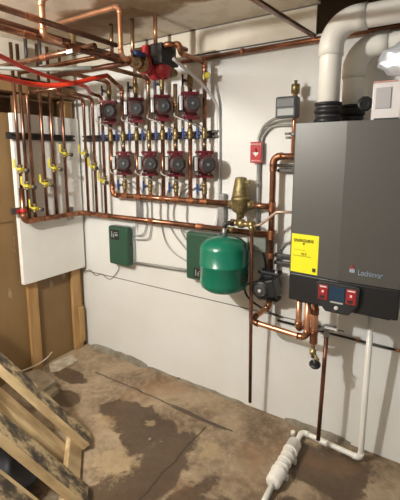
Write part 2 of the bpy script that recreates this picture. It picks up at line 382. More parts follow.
# ================================================================== THE ROOM
struct('floor', MB().box((-0.2, -3.6, -0.1), (3.6, 0.1, 0.0)), 'floor')
wb = MB().box((-0.2, 0.0, 0.0), (3.6, 0.12, 2.072)).box((-0.2, 0.0, 2.072), (1.69, 0.12, 2.50)); struct('wall_back', wb, 'wall')
CE = 2.205
ce = MB().box((-0.2, -3.6, CE), (1.752, 0.0, CE + 0.03)).box((1.752, -3.6, CE), (3.6, -0.62, CE + 0.03))
struct('ceiling', ce, 'ceiling')
struct('trim_11', MB().box((0.0, -0.012, 2.068), (1.738, 0.0, 2.2045)), 'band', label='beige band between the back wall and the ceiling')
struct('trim_12', MB().box((-0.02, -2.2, 1.99), (0.0, -0.013, 2.2045)), 'band', label='pale band along the top of the left wall')
dk = MB().box((-0.2, -3.6, 2.46), (3.6, 0.40, 2.50))
dk.box((1.60, 0.34, 2.00), (3.6, 0.38, 2.46)).box((1.69, 0.1205, 2.04), (3.6, 0.34, 2.06))
for x in (2.02, 2.45, 2.88, 3.3): dk.box((x, -1.6, 2.24), (x + 0.045, -0.002, 2.46))
struct('trim_1', dk, 'lumber_dark', label='dark floor deck and joists above the open ceiling bay')
sm_ = MB().box((0.0, -0.0145, 2.198), (1.738, -0.0121, 2.2045)).box((1.0, -0.0155, 2.0665), (1.738, -0.0005, 2.0690))
struct('trim_13', sm_, 'seam', label='thin dark seams above and below the beige band')
# left wall: hardboard sheet on studs, an open strip above the white board
struct('wall_left', MB().box((-0.06, -3.6, 0.0), (-0.028, 0.0, 1.765)), 'hardboard')
struct('trim_14', MB().box((-0.029, -3.6, 1.075), (-0.024, -0.536, 1.083)), 'lumber_dark', label='dark horizontal joint in the hardboard of the left wall')
struct('trim_2', MB().box((-0.17, -3.6, 1.70), (-0.14, 0.0, 2.20)), 'lumber_dark', label='boarding darkened for shade behind the open strip of the left wall')  # shade of the open niche is put into the boarding colour
struct('trim_3', MB().box((-0.027, -0.487, 0.0), (0.0, -0.413, 0.70)), 'lumber', 0.003, label='tan stud below the white board, further from the corner')
st = MB().box((-0.027, -0.125, 0.0), (0.0, -0.045, 0.70)); st.box((0.0, -0.085, 0.05), (0.014, -0.035, 0.34))
struct('trim_4', st, 'lumber', 0.003, label='tan stud below the white board, next to the room corner')
struct('trim_5', MB().box((-0.10, -2.2, 1.895), (0.0, -0.004, 1.975)), 'lumber_mid', 0.004, label='lumber rail along the top of the left wall')
struct('trim_6', MB().box((-0.10, -0.10, 1.766), (-0.005, -0.035, 1.884)), 'lumber', 0.003, label='short tan stud above the white board next to the corner')
struct('trim_7', MB().box((-0.10, -0.45, 1.766), (-0.005, -0.40, 1.884)), 'lumber_dark', 0.003, label='dark short stud above the white board')
struct('trim_8', MB().box((-0.10, -0.72, 1.766), (-0.005, -0.60, 1.884)), 'lumber', 0.003, label='short stud above the hardboard at the left edge')
cb = MB()
n = 26
for (x0, x1, d, h) in ((0.05, 0.62, 0.034, 0.034), (0.62, 1.40, 0.014, 0.010), (1.66, 2.02, 0.022, 0.024)):
    k = int((x1 - x0) / 0.05)
    prof = []
    for i in range(k + 1):
        x = x0 + (x1 - x0) * i / k; e = min(1.0, 6 * min(i, k - i) / k + 0.45)
        prof.append((x, (d + random.uniform(-.008, .008)) * e, (h + random.uniform(-.006, .006)) * e))
    vs = []; fs = []
    for (x, dd, hh) in prof: vs += [(x, -0.0005, 0.0), (x, -0.0005, hh), (x, -dd * 0.6, hh * 0.9), (x, -dd, 0.0)]
    for i in range(k):
        for j in range(4): fs.append((i * 4 + j, i * 4 + (j + 1) % 4, i * 4 + 4 + (j + 1) % 4, i * 4 + 4 + j))
    fs += [(0, 1, 2, 3), (k * 4 + 3, k * 4 + 2, k * 4 + 1, k * 4)]
    cb.add(vs, fs)
struct('baseboard_back', cb, 'concrete_trim')
struct('trim_9', MB().box((0.0, -0.0018, 0.614), (1.95, 0.0, 0.619)), 'seam', label='dark panel seam across the back wall')

# white board on the left wall
solo('backing_board', MB().box((-0.001, -0.530, 0.655), (0.034, -0.022, 1.762)), 'board', 'white painted plywood board on the left wall behind the valved pipes', 'board', bevel=0.002)

# ================================================================== STRUT CHANNELS
def channel(a, b, label, along):
    m = MB(); h, d = 0.0205, 0.020
    if along == 'x':
        x0, x1, z, y = a[0], b[0], a[2], a[1]
        m.box((x0, y, z - h), (x1, y + 0.003, z + h)).box((x0, y - d, z + h - .003), (x1, y, z + h)).box((x0, y - d, z - h), (x1, y, z - h + .003))
        m.box((x0, y - d, z + h - .012), (x1, y - d + .003, z + h)).box((x0, y - d, z - h), (x1, y - d + .003, z - h + .012))
    else:
        y0, y1, z, x = a[1], b[1], a[2], a[0]
        m.box((x - .003, y0, z - h), (x, y1, z + h)).box((x, y0, z + h - .003), (x + d, y1, z + h)).box((x, y0, z - h), (x + d, y1, z - h + .003))
        m.box((x + d - .003, y0, z + h - .012), (x + d, y1, z + h)).box((x + d - .003, y0, z - h), (x + d, y1, z - h + .012))
    return solo('strut_channel', m, 'strut', label, 'channel')
channel((0.075, -0.004, 1.622), (1.215, 0, 0), 'long dark steel channel on the back wall behind the pump pipes', 'x')
channel((0.038, -0.578, 1.622), (0, -0.075, 0), 'dark steel channel across the white board behind the copper pipes', 'y')

# ================================================================== LEFT BOARD PIPES + LOWER MANIFOLD
ZM, XB, D = 1.087, 0.082, 0.07
RH, RP = 0.0165, 0.0105
YB = [-0.530, -0.489, -0.447, -0.357, -0.283, -0.190]
TOP = [2.16, 2.16, 1.885, 2.19, 2.19, 2.19]
VZ = [1.418, 1.312, 1.165, 1.318, 1.418, 1.515]
which = ['leftmost', 'second from the left', 'third from the left', 'fourth from the left', 'fifth from the left', 'rightmost']
man_pts = [(XB, YB[0], 1.30), (XB, YB[0], ZM), (XB, -D, ZM), (1.553, -D, ZM)]
sl = [('coupling', (XB, YB[0], 1.16), ZA, 0.03)]
for y in YB[1:]: sl.append(('tee', (XB, y, ZM), YA, 0.045))
for x in (0.165, 0.250, 0.340): sl.append(('tee', (x, -D, ZM), XA, 0.045))
for x in (0.75, 1.12): sl.append(('coupling', (x, -D, ZM), XA, 0.045))
run('long lower copper return pipe running from the white board across the back wall', man_pts, RH, 'copper', br=0.035, sleeves=sl, name='return_manifold')
for i, y in enumerate(YB):
    zb = 1.30 if i == 0 else ZM + RH * 0.9
    pts = [(XB, y, zb), (XB, y, TOP[i])]
    if i == 2: pts.append((XB + 0.30, y, TOP[i]))
    run('thin copper riser on the white board, %s of its six' % which[i], pts, RP, 'brown_copper', br=0.03, name='copper_riser', group='copper risers on the white board')
# back-wall return risers (three next to the corner)
XR = [0.158, 0.246, 0.338]; TR = [1.885, 1.885, 1.885]
VR = [1.515, 1.425, 1.33]
for i, x in enumerate(XR):
    nm = ['nearest the room corner', 'middle', 'nearest the pumps'][i]
    pts = [(x, -D, ZM + RH * .9), (x, -D, TR[i]), (x + 0.012, -0.30 + 0.06 * i, TR[i] + 0.012)]
    run('copper riser on the back wall, %s of three beside the corner' % nm, pts, RP, 'brown_copper', br=0.03, name='copper_riser', group='copper risers beside the corner')

# drain valves with yellow levers
def make_drain_valve():
    t = thing('drain_valve', 'proto', 'valve')
    b = MB().lathe([(.0145, -.028), (.017, -.026), (.017, -.016), (.0145, -.014), (.0145, .014), (.017, .016), (.017, .026), (.0145, .028)], (0, 0, 0), ZA, 12)
    b.lathe([(.010, .006), (.010, .034), (.013, .036), (.013, .048), (.009, .050)], (0, 0, 0), (0.75, -0.45, -0.15), 12)
    obj('body', b, 'brass', t)
    obj('outlet_cap', MB().lathe([(.013, .050), (.014, .052), (.014, .060), (.010, .062)], (0, 0, 0), (0.75, -0.45, -0.15), 10), 'plate', t)
    h = MB().box((-.007, -.040, -.006), (.011, -.014, .010)); h.box((-.034, -.037, .012), (-.020, -.029, .062))
    h.add([(-.034, -.037, .012), (-.034, -.029, .012), (-.020, -.029, .012), (-.020, -.037, .012), (-.007, -.037, -.006), (-.007, -.029, -.006), (.008, -.029, .006), (.008, -.037, .006)],
          [(0, 1, 2, 3), (4, 7, 6, 5), (0, 4, 5, 1), (1, 5, 6, 2), (2, 6, 7, 3), (3, 7, 4, 0)])
    obj('lever', h, 'yellow', t, 0.002)
    h2 = MB().lathe([(.008, .018), (.013, .020), (.013, .030), (.006, .032)], (0, 0, -.004), (0.6, -0.7, 0), 10)
    obj('cap', h2, 'yellow', t)
    return t
dv = make_drain_valve(); first = True
vl = ['brass drain valve with yellow lever on the leftmost riser of the white board', 'yellow-levered drain valve on the second riser from the left',
      'lowest yellow-levered drain valve, just above the manifold on the third riser', 'yellow-levered drain valve on the fourth riser of the white board',
      'yellow-levered drain valve on the fifth riser of the white board', 'highest yellow-levered drain valve on the rightmost riser of the white board']
for i, y in enumerate(YB):
    p = (XB, y, VZ[i])
    if first: dv.location = p; dv['label'] = vl[i]; dv['group'] = 'yellow drain valves'; first = False; r = dv
    else: r = dup(dv, p, vl[i])
    r.rotation_euler = (0, 0, math.radians(50))
for i, x in enumerate(XR):
    dup(dv, (x, -D, VR[i]), ['yellow-levered drain valve right beside the room corner, upper of three', 'yellow-levered drain valve on the middle riser beside the corner', 'yellow-levered drain valve lowest of the three on the back wall'][i]).rotation_euler = (0, 0, 0)
# red clamp and bracket at the end of the manifold
ck = thing('pipe_clamp', 'dark pipe bracket with red clamp at the lower left of the white board', 'clamp', (0.036, -0.61, 1.155))
obj('rail', MB().box((0.036, -0.592, 1.135), (0.062, -0.46, 1.175)), 'strut', ck, 0.003)
obj('clamp', MB().tube([(XB, YB[0], 1.145), (XB, YB[0], 1.165)], 0.0225, 14).box((0.06, YB[0] - .03, 1.145), (0.075, YB[0] + .03, 1.165)), 'red', ck)
def bracket(p0, p1, label):
    return solo('pipe_bracket', MB().box(p0, p1), 'steel', label, 'bracket', bevel=0.002)
bracket((0.035, -0.165, 1.045), (0.060, -0.125, 1.135), 'small grey steel bracket behind the manifold on the white board')
b1 = bracket((0.585, -0.035, 1.085), (0.622, -0.001, 1.215), 'grey steel bracket between the two headers under the second pump')
b2 = bracket((1.228, -0.040, 1.075), (1.262, -0.001, 1.285), 'grey steel bracket between the headers left of the brass air separator')

# ================================================================== SUPPLY HEADER AND PUMP PIPES
ZH = 1.237
XU = [0.410, 0.640, 0.850, 1.052]; XL = [0.524, 0.744, 0.948, 1.150]
hs = [('tee', (x, -D, ZH), XA, 0.05) for x in (XL[0], XU[1], XL[1], XU[2], XL[2], XU[3], XL[3])]
run('upper horizontal copper header under the lower row of pumps', [(XU[0], -D, 1.33), (XU[0], -D, ZH), (1.345, -D, ZH)], RH, 'copper', br=0.032, sleeves=hs, name='supply_header')
run('short copper pipe from the air separator to the riser beside the boiler', [(1.440, -D, ZH), (1.553, -D, ZH)], RH, 'copper', name='copper_pipe', sleeves=[('coupling', (1.458, -D, ZH), XA, 0.03)])
PU, PL = 1.780, 1.452                    # pump heights
FH = 0.076
nth = ['first', 'second', 'third', 'fourth']
for i, x in enumerate(XU):
    run('vertical copper pipe below the %s upper pump from the left' % nth[i], [(x, -D, 1.33 if i == 0 else ZH + RH * .9), (x, -D, 1.593)], 0.0125, 'copper', name='pump_pipe', group='pipes below the upper pumps')
    run('vertical copper pipe joining the %s upper pump to its valve' % nth[i], [(x, -D, 1.655), (x, -D, PU - FH)], 0.0125, 'pale_copper', name='pump_pipe', group='short pipes under the upper pumps')
for i, x in enumerate(XL):
    run('short copper pipe under the %s lower pump from the left' % nth[i], [(x, -D, ZH + RH * .9), (x, -D, PL - FH)], 0.0125, 'pale_copper', name='pump_pipe', group='short pipes under the lower pumps')
    run('short copper pipe above the %s lower pump from the left' % nth[i], [(x, -D, PL + FH), (x, -D, 1.593)], 0.0125, 'pale_copper', name='pump_pipe', group='short pipes above the lower pumps')
# tops of the lower-pump pipes
run('copper pipe rising left of the second upper pump and bending back to the red tube', [(XL[0], -D, 1.655), (XL[0], -D, 1.925), tuple(Hz(107, 75.5, 1.945))], 0.0125, 'copper', name='pump_pipe')
run('copper pipe rising between the second and third upper pumps', [(XL[1], -D, 1.655), (XL[1], -D, 1.965), (XL[1], -0.405, 1.965)], 0.0125, 'pale_copper', name='pump_pipe')
run('copper pipe rising between the third and fourth upper pumps', [(XL[2], -D, 1.655), (XL[2], -D, 1.91)], 0.0125, 'pale_copper', name='pump_pipe')
run('copper pipe rising right of the fourth upper pump and crooking back under the ceiling', [(XL[3], -D, 1.655), (XL[3], -D, 2.005), (XL[3], -0.30, 2.005), (XL[3], -0.30, 2.05), (XL[3] - 0.068, -0.30, 2.05)], 0.0120, 'copper', br=0.022, name='pump_pipe')
for i, x in enumerate(XU):
    zt = (1.975, 2.055, 2.055, 1.955)[i]
    pts = [(x, -D, PU + FH), (x, -D, zt)]
    if i == 0: pts.append((x, -0.42, zt))
    run('copper pipe above the %s upper pump from the left' % nth[i], pts, 0.0125, 'pale_copper', name='pump_pipe')

# ------------------------------------------------------------------ circulator pumps
def make_pump():
    t = thing('circulator_pump', 'proto', 'pump')
    v = MB().lathe([(.020, -.020), (.046, -.018), (.050, -.008), (.050, .022), (.046, .032)], (0, -.018, .0), (0, -1, 0), 28)   # volute
    v.lathe([(.021, -.070), (.021, .070)], (0, 0, 0), ZA, 16)
    v.box((-.036, -.026, .040), (.036, .006, .056)); v.box((-.036, -.026, -.056), (.036, .006, -.040))
    obj('volute', v, 'maroon', t, 0.003)
    mo = MB().lathe([(.044, 0), (.047, .006), (.047, .052), (.043, .062), (.036, .068)], (0, -.050, 0), (0, -1, 0), 28)
    for k in range(8):
        a = k * math.pi / 4 + .4; c, s = math.cos(a), math.sin(a)
        mo.cyl((c * .047, -.052, s * .047), (c * .047, -.098, s * .047), .0035, 6)
    obj('motor', mo, 'motor', t)
    np_ = obj('nameplate', MB().lathe([(.035, 0), (.035, .003), (.030, .006), (.030, .0045)], (0, -.118, 0), (0, -1, 0), 28), 'plate', t)
    obj('screw_cap', MB().lathe([(.008, 0), (.008, .005), (.006, .006)], (0, -.1225, 0), (0, -1, 0), 14), 'cap_grey', np_)
    for sgn in (1, -1):
        f = MB().prism([(-.052, -.014), (-.044, -.026), (.044, -.026), (.052, -.014), (.052, .014), (.044, .026), (-.044, .026), (-.052, .014)], sgn * .060, sgn * .076, 'z')
        fl = obj('flange', f, 'maroon', t, 0.002)
        for sx in (-1, 1):
            obj('bolt', MB().lathe([(.0085, 0), (.0085, .007), (.005, .008), (.005, .022)], (sx * .039, 0, sgn * .060 + (-.022 if sgn > 0 else .0)), ZA, 8), 'steel', fl)
    cb_ = obj('control_box', MB().box((-.072, -.090, -.040), (-.048, -.030, .046)), 'black', t, 0.005)
    obj('cover', MB().box((-.070, -.096, -.035), (-.053, -.0905, .042)), 'silver', cb_, 0.003)
    return t
pump = make_pump(); pump.rotation_euler = (0, 0, math.radians(42)); fp = True
for row, xs, z, rn in (('upper', XU, PU, 'top row'), ('lower', XL, PL, 'bottom row')):
    for i, x in enumerate(xs):
        lab = 'maroon circulator pump with round grey cap, %s from the left in the %s' % (nth[i], rn)
        if fp: pump.location = (x, -D, z); pump['label'] = lab; pump['group'] = 'maroon circulator pumps'; fp = False
        else: dup(pump, (x, -D, z), lab)

# ------------------------------------------------------------------ ball valves with blue levers
def make_ball_valve(lever):
    t = thing('ball_valve', 'proto', 'valve')
    b = MB().lathe([(.0140, -.031), (.0155, -.029), (.0155, -.018), (.0140, -.016), (.017, -.008), (.017, .008), (.0140, .016), (.0155, .018), (.0155, .029), (.0140, .031)], (0, 0, 0), ZA, 16)
    b.cyl((0, 0, 0), (-.012, -.030, 0), .008, 10)
    obj('body', b, 'dark_brass', t)
    h = MB().box((-.022, -.040, -.008), (-.004, -.032, .008)); h.box((-.028, -.044, -.030), (-.017, -.036, .034))
    obj('lever', h, lever, t, 0.002)
    return t
bv = make_ball_valve('blue'); fb = True
allx = sorted([(x, 'u') for x in XU] + [(x, 'l') for x in XL])
ordn = ['first', 'second', 'third', 'fourth', 'fifth', 'sixth', 'seventh', 'eighth']
for i, (x, k) in enumerate(allx):
    lab = 'brass ball valve with blue lever at the steel channel, %s from the left' % ordn[i]
    p = (x, -D, 1.624)
    if fb: bv.location = p; bv['label'] = lab; bv['group'] = 'blue-levered valves along the channel'; fb = False
    else: dup(bv, p, lab)
for i, x in enumerate(XL):
    v = dup(bv, (x, -D, 1.310), 'brass ball valve with blue lever just under the %s lower pump' % nth[i], 'blue-levered valves on the supply header')
bn = make_ball_valve('navy_lever')
for i, x in enumerate(XU):
    lab = 'brass ball valve with dark blue lever above the %s upper pump' % nth[i]
    if i == 0: bn.location = (x, -D, 1.915); bn['label'] = lab; bn['group'] = 'dark-levered valves above the upper pumps'
    else: dup(bn, (x, -D, 1.915), lab)

# ------------------------------------------------------------------ grey cables of the pumps
def cable(pts, label, r=0.0043, m='cable_grey', name='cable', group='grey pump cables', cat='cable'):
    return solo(name, MB().tube(smooth_path(pts), r, 8), m, label, cat, group)
def pb(x, z): return [(x - .066, -D - .062, z - .040), (x - .058, -D - .062, z - .060), (x + .005, -D - .050, z - .085), (x + .045, -.035, z - .125)]
LBX, RBX = 0.556, 1.018
cL = [(0.575, 1.000), (0.660, 0.965), (0.705, 0.935)]
ends = {0: (XU[0], PU, 0.577, 'L', 1.003), 1: (XL[0], PL, 0.660, 'L', 0.965), 2: (XU[1], PU, 0.700, 'L', 0.938),
        3: (XL[1], PL, 0.775, 'R', 0.84), 4: (XU[2], PU, 0.835, 'R', 0.905), 5: (XL[2], PL, 0.885, 'R', 0.965), 6: (XU[3], PU, 0.985, 'R', 1.02)}
for i, (x, z, xd, side, ze) in ends.items():
    pts = pb(x, z)
    nx = x + 0.052
    if z == PU:
        pts += [(nx, -.034, z - .16), (nx, -.032, 1.58), (nx, -.020, 1.50), (nx, -.013, 1.35)]
    pts += [(xd if z == PU else (nx + xd) / 2, -.013, 1.27), (xd, -.013, 1.18), (xd, -.013, 1.10)]
    if side == 'L':
        pts += [(xd - 0.010, -.016, ze + 0.06), (xd - .035 if xd > .6 else xd - .01, -.022, ze + 0.012), (LBX + 0.006, -.03, ze)]
    else:
        pts += [(xd + 0.035, -.014, ze + 0.12 if ze < 1 else ze + .05), (min(xd + 0.11, RBX - .06), -.018, ze + 0.045 if ze < 1 else ze + .02), (RBX - 0.004, -.03, ze)]
    cable(pts, 'thin grey cable from the %s %s pump down to the %s green control box' % (nth[XU.index(x)] if x in XU else nth[XL.index(x)], 'upper' if z == PU else 'lower', 'left' if side == 'L' else 'right'))
# conduit from the big red pump, straight down to the right green box
cable([(1.13, -0.33, 1.975), (1.16, -.16, 1.90), (1.19, -0.07, 1.83), (1.207, -.03, 1.77), (1.211, -.014, 1.66), (1.214, -.014, 1.45), (1.216, -.014, 1.25), (1.205, -.016, 1.12), (1.19, -.03, 1.055)], 'grey flexible conduit running from the big red pump down the wall right of all pumps', r=0.0085, m='silver', group=None, name='flexible_conduit')
yv = thing('stop_valve', 'brass valve with yellow lever near the top of the rightmost pump pipe', 'valve', (XL[3], -D, 1.93))
obj('body', MB().lathe([(.0145, -.028), (.017, -.026), (.015, -.012), (.018, 0), (.015, .012), (.017, .026), (.0145, .028)], (XL[3], -D, 1.93), ZA, 14), 'brass', yv)
obj('lever', MB().box((XL[3] + .016, -D - .036, 1.912), (XL[3] + .052, -D - .026, 1.944)), 'yellow', yv, .005)

# ================================================================== GREEN CONTROL BOXES
def green_box(x0, x1, z0, z1, dep, label, lbl):
    t = thing('control_box', label, 'control box', ((x0 + x1) / 2, -0.001, z0))
    obj('back_plate', MB().box((x0 + .004, -.032, z0 + .003), (x1 - .002, -.001, z1 - .003)), 'light_grey', t, 0.002)
    obj('cover', MB().box((x0, -dep, z0), (x1, -.032, z1)), 'dark_green', t, 0.016, seg=4)
    a = obj('panel_label', MB().box((lbl[0], -dep - .0012, lbl[1]), (lbl[2], -dep + .001, lbl[3])), 'black', t)
    cx, cz = (lbl[0] + lbl[2]) / 2, (lbl[1] + lbl[3]) / 2
    m = MB(); w_, h_ = lbl[2] - lbl[0], lbl[3] - lbl[1]
    m.box((cx - w_ * .36, -dep - .002, cz - h_ * .30), (cx - w_ * .28, -dep - .001, cz + h_ * .32)).box((cx + w_ * .05, -dep - .002, cz - h_ * .1), (cx + w_ * .36, -dep - .001, cz + h_ * .05))
    m.box((cx - w_ * .05, -dep - .002, cz + h_ * .18), (cx + w_ * .36, -dep - .001, cz + h_ * .24)).box((cx - w_ * .14, -dep - .002, cz - h_ * .3), (cx - w_ * .06, -dep - .001, cz + h_ * .1))
    obj('print', m, 'light_grey', a)
    return t
g1 = green_box(0.362, 0.548, 0.750, 1.022, 0.085, 'green zone control box on the back wall nearest the room corner', (0.388, 0.930, 0.468, 0.998))
obj('knockout', MB().cyl((0.547, -.055, .905), (0.5505, -.055, .905), .009, 12), 'black', g1)
g2 = green_box(1.024, 1.232, 0.756, 1.050, 0.085, 'green control box on the back wall behind the round green tank', (1.085, 0.775, 1.165, 0.835))
run('grey conduit running level between the two green control boxes', [(0.549, -.03, 0.772), (1.023, -.03, 0.790)], 0.0095, 'conduit', name='conduit', elbows=False, cat='conduit')
cable([(0.01, -.004, .60), (0.07, -.012, .635), (0.13, -.006, .600), (0.20, -.012, .625), (0.27, -.006, .595), (0.33, -.012, .63), (0.385, -.012, .70), (0.392, -.05, 0.752)], 'loose thin dark wire looping on the wall under the corner-side green box', 0.0022, 'ink', 'wire', None, 'wire')

# ================================================================== EXPANSION TANK, AIR SEPARATOR, FILL LINE
TX, TY = 1.358, -0.200
tk = thing('expansion_tank', 'round glossy green expansion tank hanging below the brass air separator', 'tank', (TX, TY, 0.765))
R = 0.130; prof = [(0.0, .775), (.05, .777), (.098, .790), (.123, .810), (R, .838), (R, .925), (R + .003, .928), (R + .003, .936), (R, .939), (R, 1.015), (.122, 1.040), (.096, 1.062), (.055, 1.076), (.016, 1.081), (0.0, 1.081)]
obj('shell', MB().lathe(prof, (TX, TY, 0), ZA, 48), 'green', tk)
obj('stem', MB().lathe([(.014, 1.078), (.014, 1.115), (.011, 1.117), (.011, 1.13)], (TX, TY, 0), ZA, 14), 'steel', tk)
lb = MB()
for k in range(9):
    a0 = math.radians(-88 + k * 4); a1 = math.radians(-88 + (k + 1) * 4)
    if k < 8: lb.add([(TX + (R + .0012) * math.sin(-a0) * -1 * 0 + (R + .0012) * math.cos(a0 + math.radians(70)), TY + (R + .0012) * math.sin(a0 + math.radians(70)) - 0, .845), (TX + (R + .0012) * math.cos(a1 + math.radians(70)), TY + (R + .0012) * math.sin(a1 + math.radians(70)), .845), (TX + (R + .0012) * math.cos(a1 + math.radians(70)), TY + (R + .0012) * math.sin(a1 + math.radians(70)), .90), (TX + (R + .0012) * math.cos(a0 + math.radians(70)), TY + (R + .0012) * math.sin(a0 + math.radians(70)), .90)], [(0, 1, 2, 3)], True)
obj('sticker', lb, 'dark_green', tk)
SX, SY = 1.392, -0.085
sp = thing('air_separator', 'brass air separator with tapered cap in the upper header above the green tank', 'air separator', (SX, SY, 1.165))
obj('body', MB().lathe([(.018, 1.165), (.022, 1.168), (.022, 1.190), (.040, 1.200), (.049, 1.212), (.049, 1.262), (.052, 1.265), (.052, 1.275), (.049, 1.278), (.046, 1.285)], (SX, SY, 0), ZA, 32), 'olive_brass', sp)
obj('cap', MB().lathe([(.046, 1.285), (.047, 1.290), (.038, 1.345), (.031, 1.380), (.028, 1.385), (.010, 1.388)], (SX, SY, 0), ZA, 32), 'olive_brass', sp)
obj('vent_screw', MB().cyl((SX + .030, SY - .01, 1.362), (SX + .052, SY - .012, 1.362), .006, 10).cyl((SX + .050, SY - .012, 1.362), (SX + .058, SY - .012, 1.362), .010, 10), 'olive_brass', sp)
for sgn in (-1, 1):
    obj('union', MB().lathe([(.026, .044), (.026, .060), (.021, .062), (.021, .075)], (SX, SY + .012, ZH), (sgn, 0, 0), 12), 'olive_brass', sp)
# fill valve (brass cross) under the separator, elbow to the tank, thin line to the boiler, drop pipe
fv = thing('fill_valve', 'brass fill and check valve assembly under the air separator', 'valve', (1.43, -0.15, 1.13))
ZF = 1.150; FY = -0.165
b = MB().lathe([(.017, -.085), (.020, -.082), (.020, -.066), (.015, -.064), (.015, -.040), (.024, -.036), (.024, -.010), (.015, -.006), (.015, .020), (.021, .023), (.021, .050), (.014, .052)], (1.462, FY, ZF), XA, 16)
obj('body', b, 'brass', fv)
obj('neck', MB().tube([(SX, SY, 1.168), (SX + .005, SY - .03, 1.160), (1.412, FY, ZF)], .014, 12), 'brass', fv)
obj('drop_nut', MB().lathe([(.014, -.045), (.014, -.030), (.017, -.028), (.017, .0)], (1.502, FY - .004, ZF), ZA, 8), 'brass', fv)
run('dark steel elbow pipe from the brass valve down to the top of the green tank', [(1.405, FY, ZF), (TX, TY, ZF), (TX, TY, 1.126)], .0125, 'strut', name='steel_pipe', elbows=False)
yt = thing('tank_valve', 'small brass valve with yellow handle on the return pipe left of the tank top', 'valve', (1.322, -0.105, ZM))
obj('body', MB().lathe([(.020, -.026), (.020, .026)], (1.322, -D, ZM), XA, 12).cyl((1.322, -D, ZM), (1.318, -.115, ZM + .012), .008, 10), 'brass', yt)
obj('handle', MB().box((1.302, -.122, ZM - .012), (1.320, -.112, ZM + .050)), 'yellow', yt, 0.003)
run('thin bare tube slanting from the brass fill valve up to the boiler side', [(1.513, FY, ZF - .002), (1.545, FY, ZF + .003), (1.632, FY, 1.226), (1.771, FY, 1.236)], .0072, 'dull_tube', br=.02, name='fill_tube', elbows=False)
run('dark copper discharge pipe from the brass fill valve past the green tank toward the floor', [(1.502, FY - .004, ZF - .045), (1.494, -.125, 0.120)], .0095, 'old_copper', name='discharge_pipe', sleeves=[('coupling', (1.4981, -.1475, 0.645), ZA, .03)])

# ================================================================== RISER, BLACK PUMP, BOILER PIPING
RX = 1.568
run('tall copper riser left of the boiler with its top elbow turning in behind the boiler', [(RX, -D, 0.905), (RX, -D, 1.497), (1.777, -D, 1.497)], 0.0165, 'copper', br=0.035, name='riser_pipe',
    sleeves=[('tee', (RX, -D, ZH), ZA, .05), ('tee', (RX, -D, ZM), ZA, .05), ('coupling', (RX, -D, .975), ZA, .03), ('coupling', (RX, -D, 1.435), ZA, .025)])
run('second copper pipe entering behind the boiler just under the riser elbow', [(RX + 0.02, -D, 1.452), (1.777, -D, 1.452)], 0.008, 'strut', name='steel_rail', cat='rail')
for z, nm in ((1.425, 'upper dark steel rail behind the boiler at the red switch height'), (0.975, 'dark steel rail behind the boiler beside the yellow label, upper one'), (0.935, 'dark steel rail behind the boiler beside the yellow label, lower one')):
    solo('steel_rail', MB().box((RX + .012, -.050, z - .009), (1.90, -.022, z + .009)), 'strut', nm, 'rail', bevel=.003)
BX, BZ = 1.568, 0.814
bp = thing('boiler_pump', 'black circulator pump on the riser below the green tank level, left of the boiler', 'pump', (BX, -D, 0.760))
obj('volute', MB().lathe([(.03, 0), (.058, .004), (.062, .014), (.062, .046), (.055, .056)], (BX, -.040, BZ), (0, -1, 0), 28).lathe([(.024, -.070), (.024, .070)], (BX, -D, BZ), ZA, 16), 'soft_black', bp)
mm = MB().lathe([(.048, 0), (.052, .008), (.052, .060), (.046, .072), (.036, .076)], (BX - .010, -.095, BZ - .006), (0, -1, 0), 24)
for k in range(10):
    a = k * math.pi / 5; c, s = math.cos(a), math.sin(a); mm.cyl((BX - .01 + c * .052, -.10, BZ - .006 + s * .052), (BX - .01 + c * .052, -.155, BZ - .006 + s * .052), .005, 6)
obj('motor', mm, 'black', bp)
pl_ = obj('nameplate', MB().lathe([(.034, 0), (.034, .003), (.028, .004)], (BX - .010, -.171, BZ - .006), (0, -1, 0), 20), 'plate', bp)
obj('screw_cap', MB().lathe([(.010, 0), (.010, .006), (.006, .007)], (BX - .010, -.175, BZ - .006), (0, -1, 0), 12), 'silver', pl_)
for sgn in (-1, 1):
    f = obj('flange', MB().box((BX - .060, -D - .032, BZ + sgn * .070 - .010), (BX + .060, -D + .030, BZ + sgn * .070 + .010)), 'soft_black', bp, .006)
    for sx in (-1, 1): obj('bolt', MB().cyl((BX + sx * .044, -D - .02, BZ + sgn * .070 - .020), (BX + sx * .044, -D - .02, BZ + sgn * .070 + .020), .008, 8), 'steel', f)
obj('terminal_box', MB().box((BX + .022, -.168, BZ - .050), (BX + .070, -.090, BZ + .042), Matrix.Translation(Vector((BX, 0, BZ))) @ Matrix.Rotation(math.radians(-18), 4, 'Y') @ Matrix.Translation(Vector((-BX, 0, -BZ)))), 'black', bp, .006)
# lower loop
LD = 0.215
run('polished copper loop from the black pump outlet forward and across under the boiler', [(BX, -D, 0.733), (BX, -D, 0.690), (1.523, -LD, 0.650), (1.824, -LD, 0.634), (1.824, -LD, 0.849)], .0145, 'bright_copper', 'copper', br=.03, name='copper_loop')
run('copper pipe under the boiler nearest its left side, turning back to the wall', [(1.785, -LD - .01, .849), (1.785, -LD - .01, 0.672), (1.785, -.06, 0.672)], .0145, 'bright_copper', 'copper', br=.03, name='copper_pipe')
run('thickest copper pipe under the boiler, above the black drain valve', [(1.858, -LD, .849), (1.858, -LD, 0.615)], .0165, 'bright_copper', 'copper', name='copper_pipe', sleeves=[('tee', (1.858, -LD, .650), ZA, .06), ('coupling', (1.858, -LD, .78), ZA, .03)])
bd = thing('boiler_drain', 'brass hose drain valve with black hand wheel hanging under the boiler pipes', 'valve', (1.872, -LD, .515))
obj('body', MB().lathe([(.012, .615), (.009, .600), (.009, .585), (.016, .582), (.016, .565), (.010, .560), (.008, .545)], (1.858, -LD, 0), ZA, 12).cyl((1.858, -LD, .572), (1.893, -LD - .03, .555), .008, 10), 'brass', bd)
obj('stem', MB().cyl((1.858, -LD, .548), (1.872, -LD - .005, .520), .005, 8), 'steel', bd)
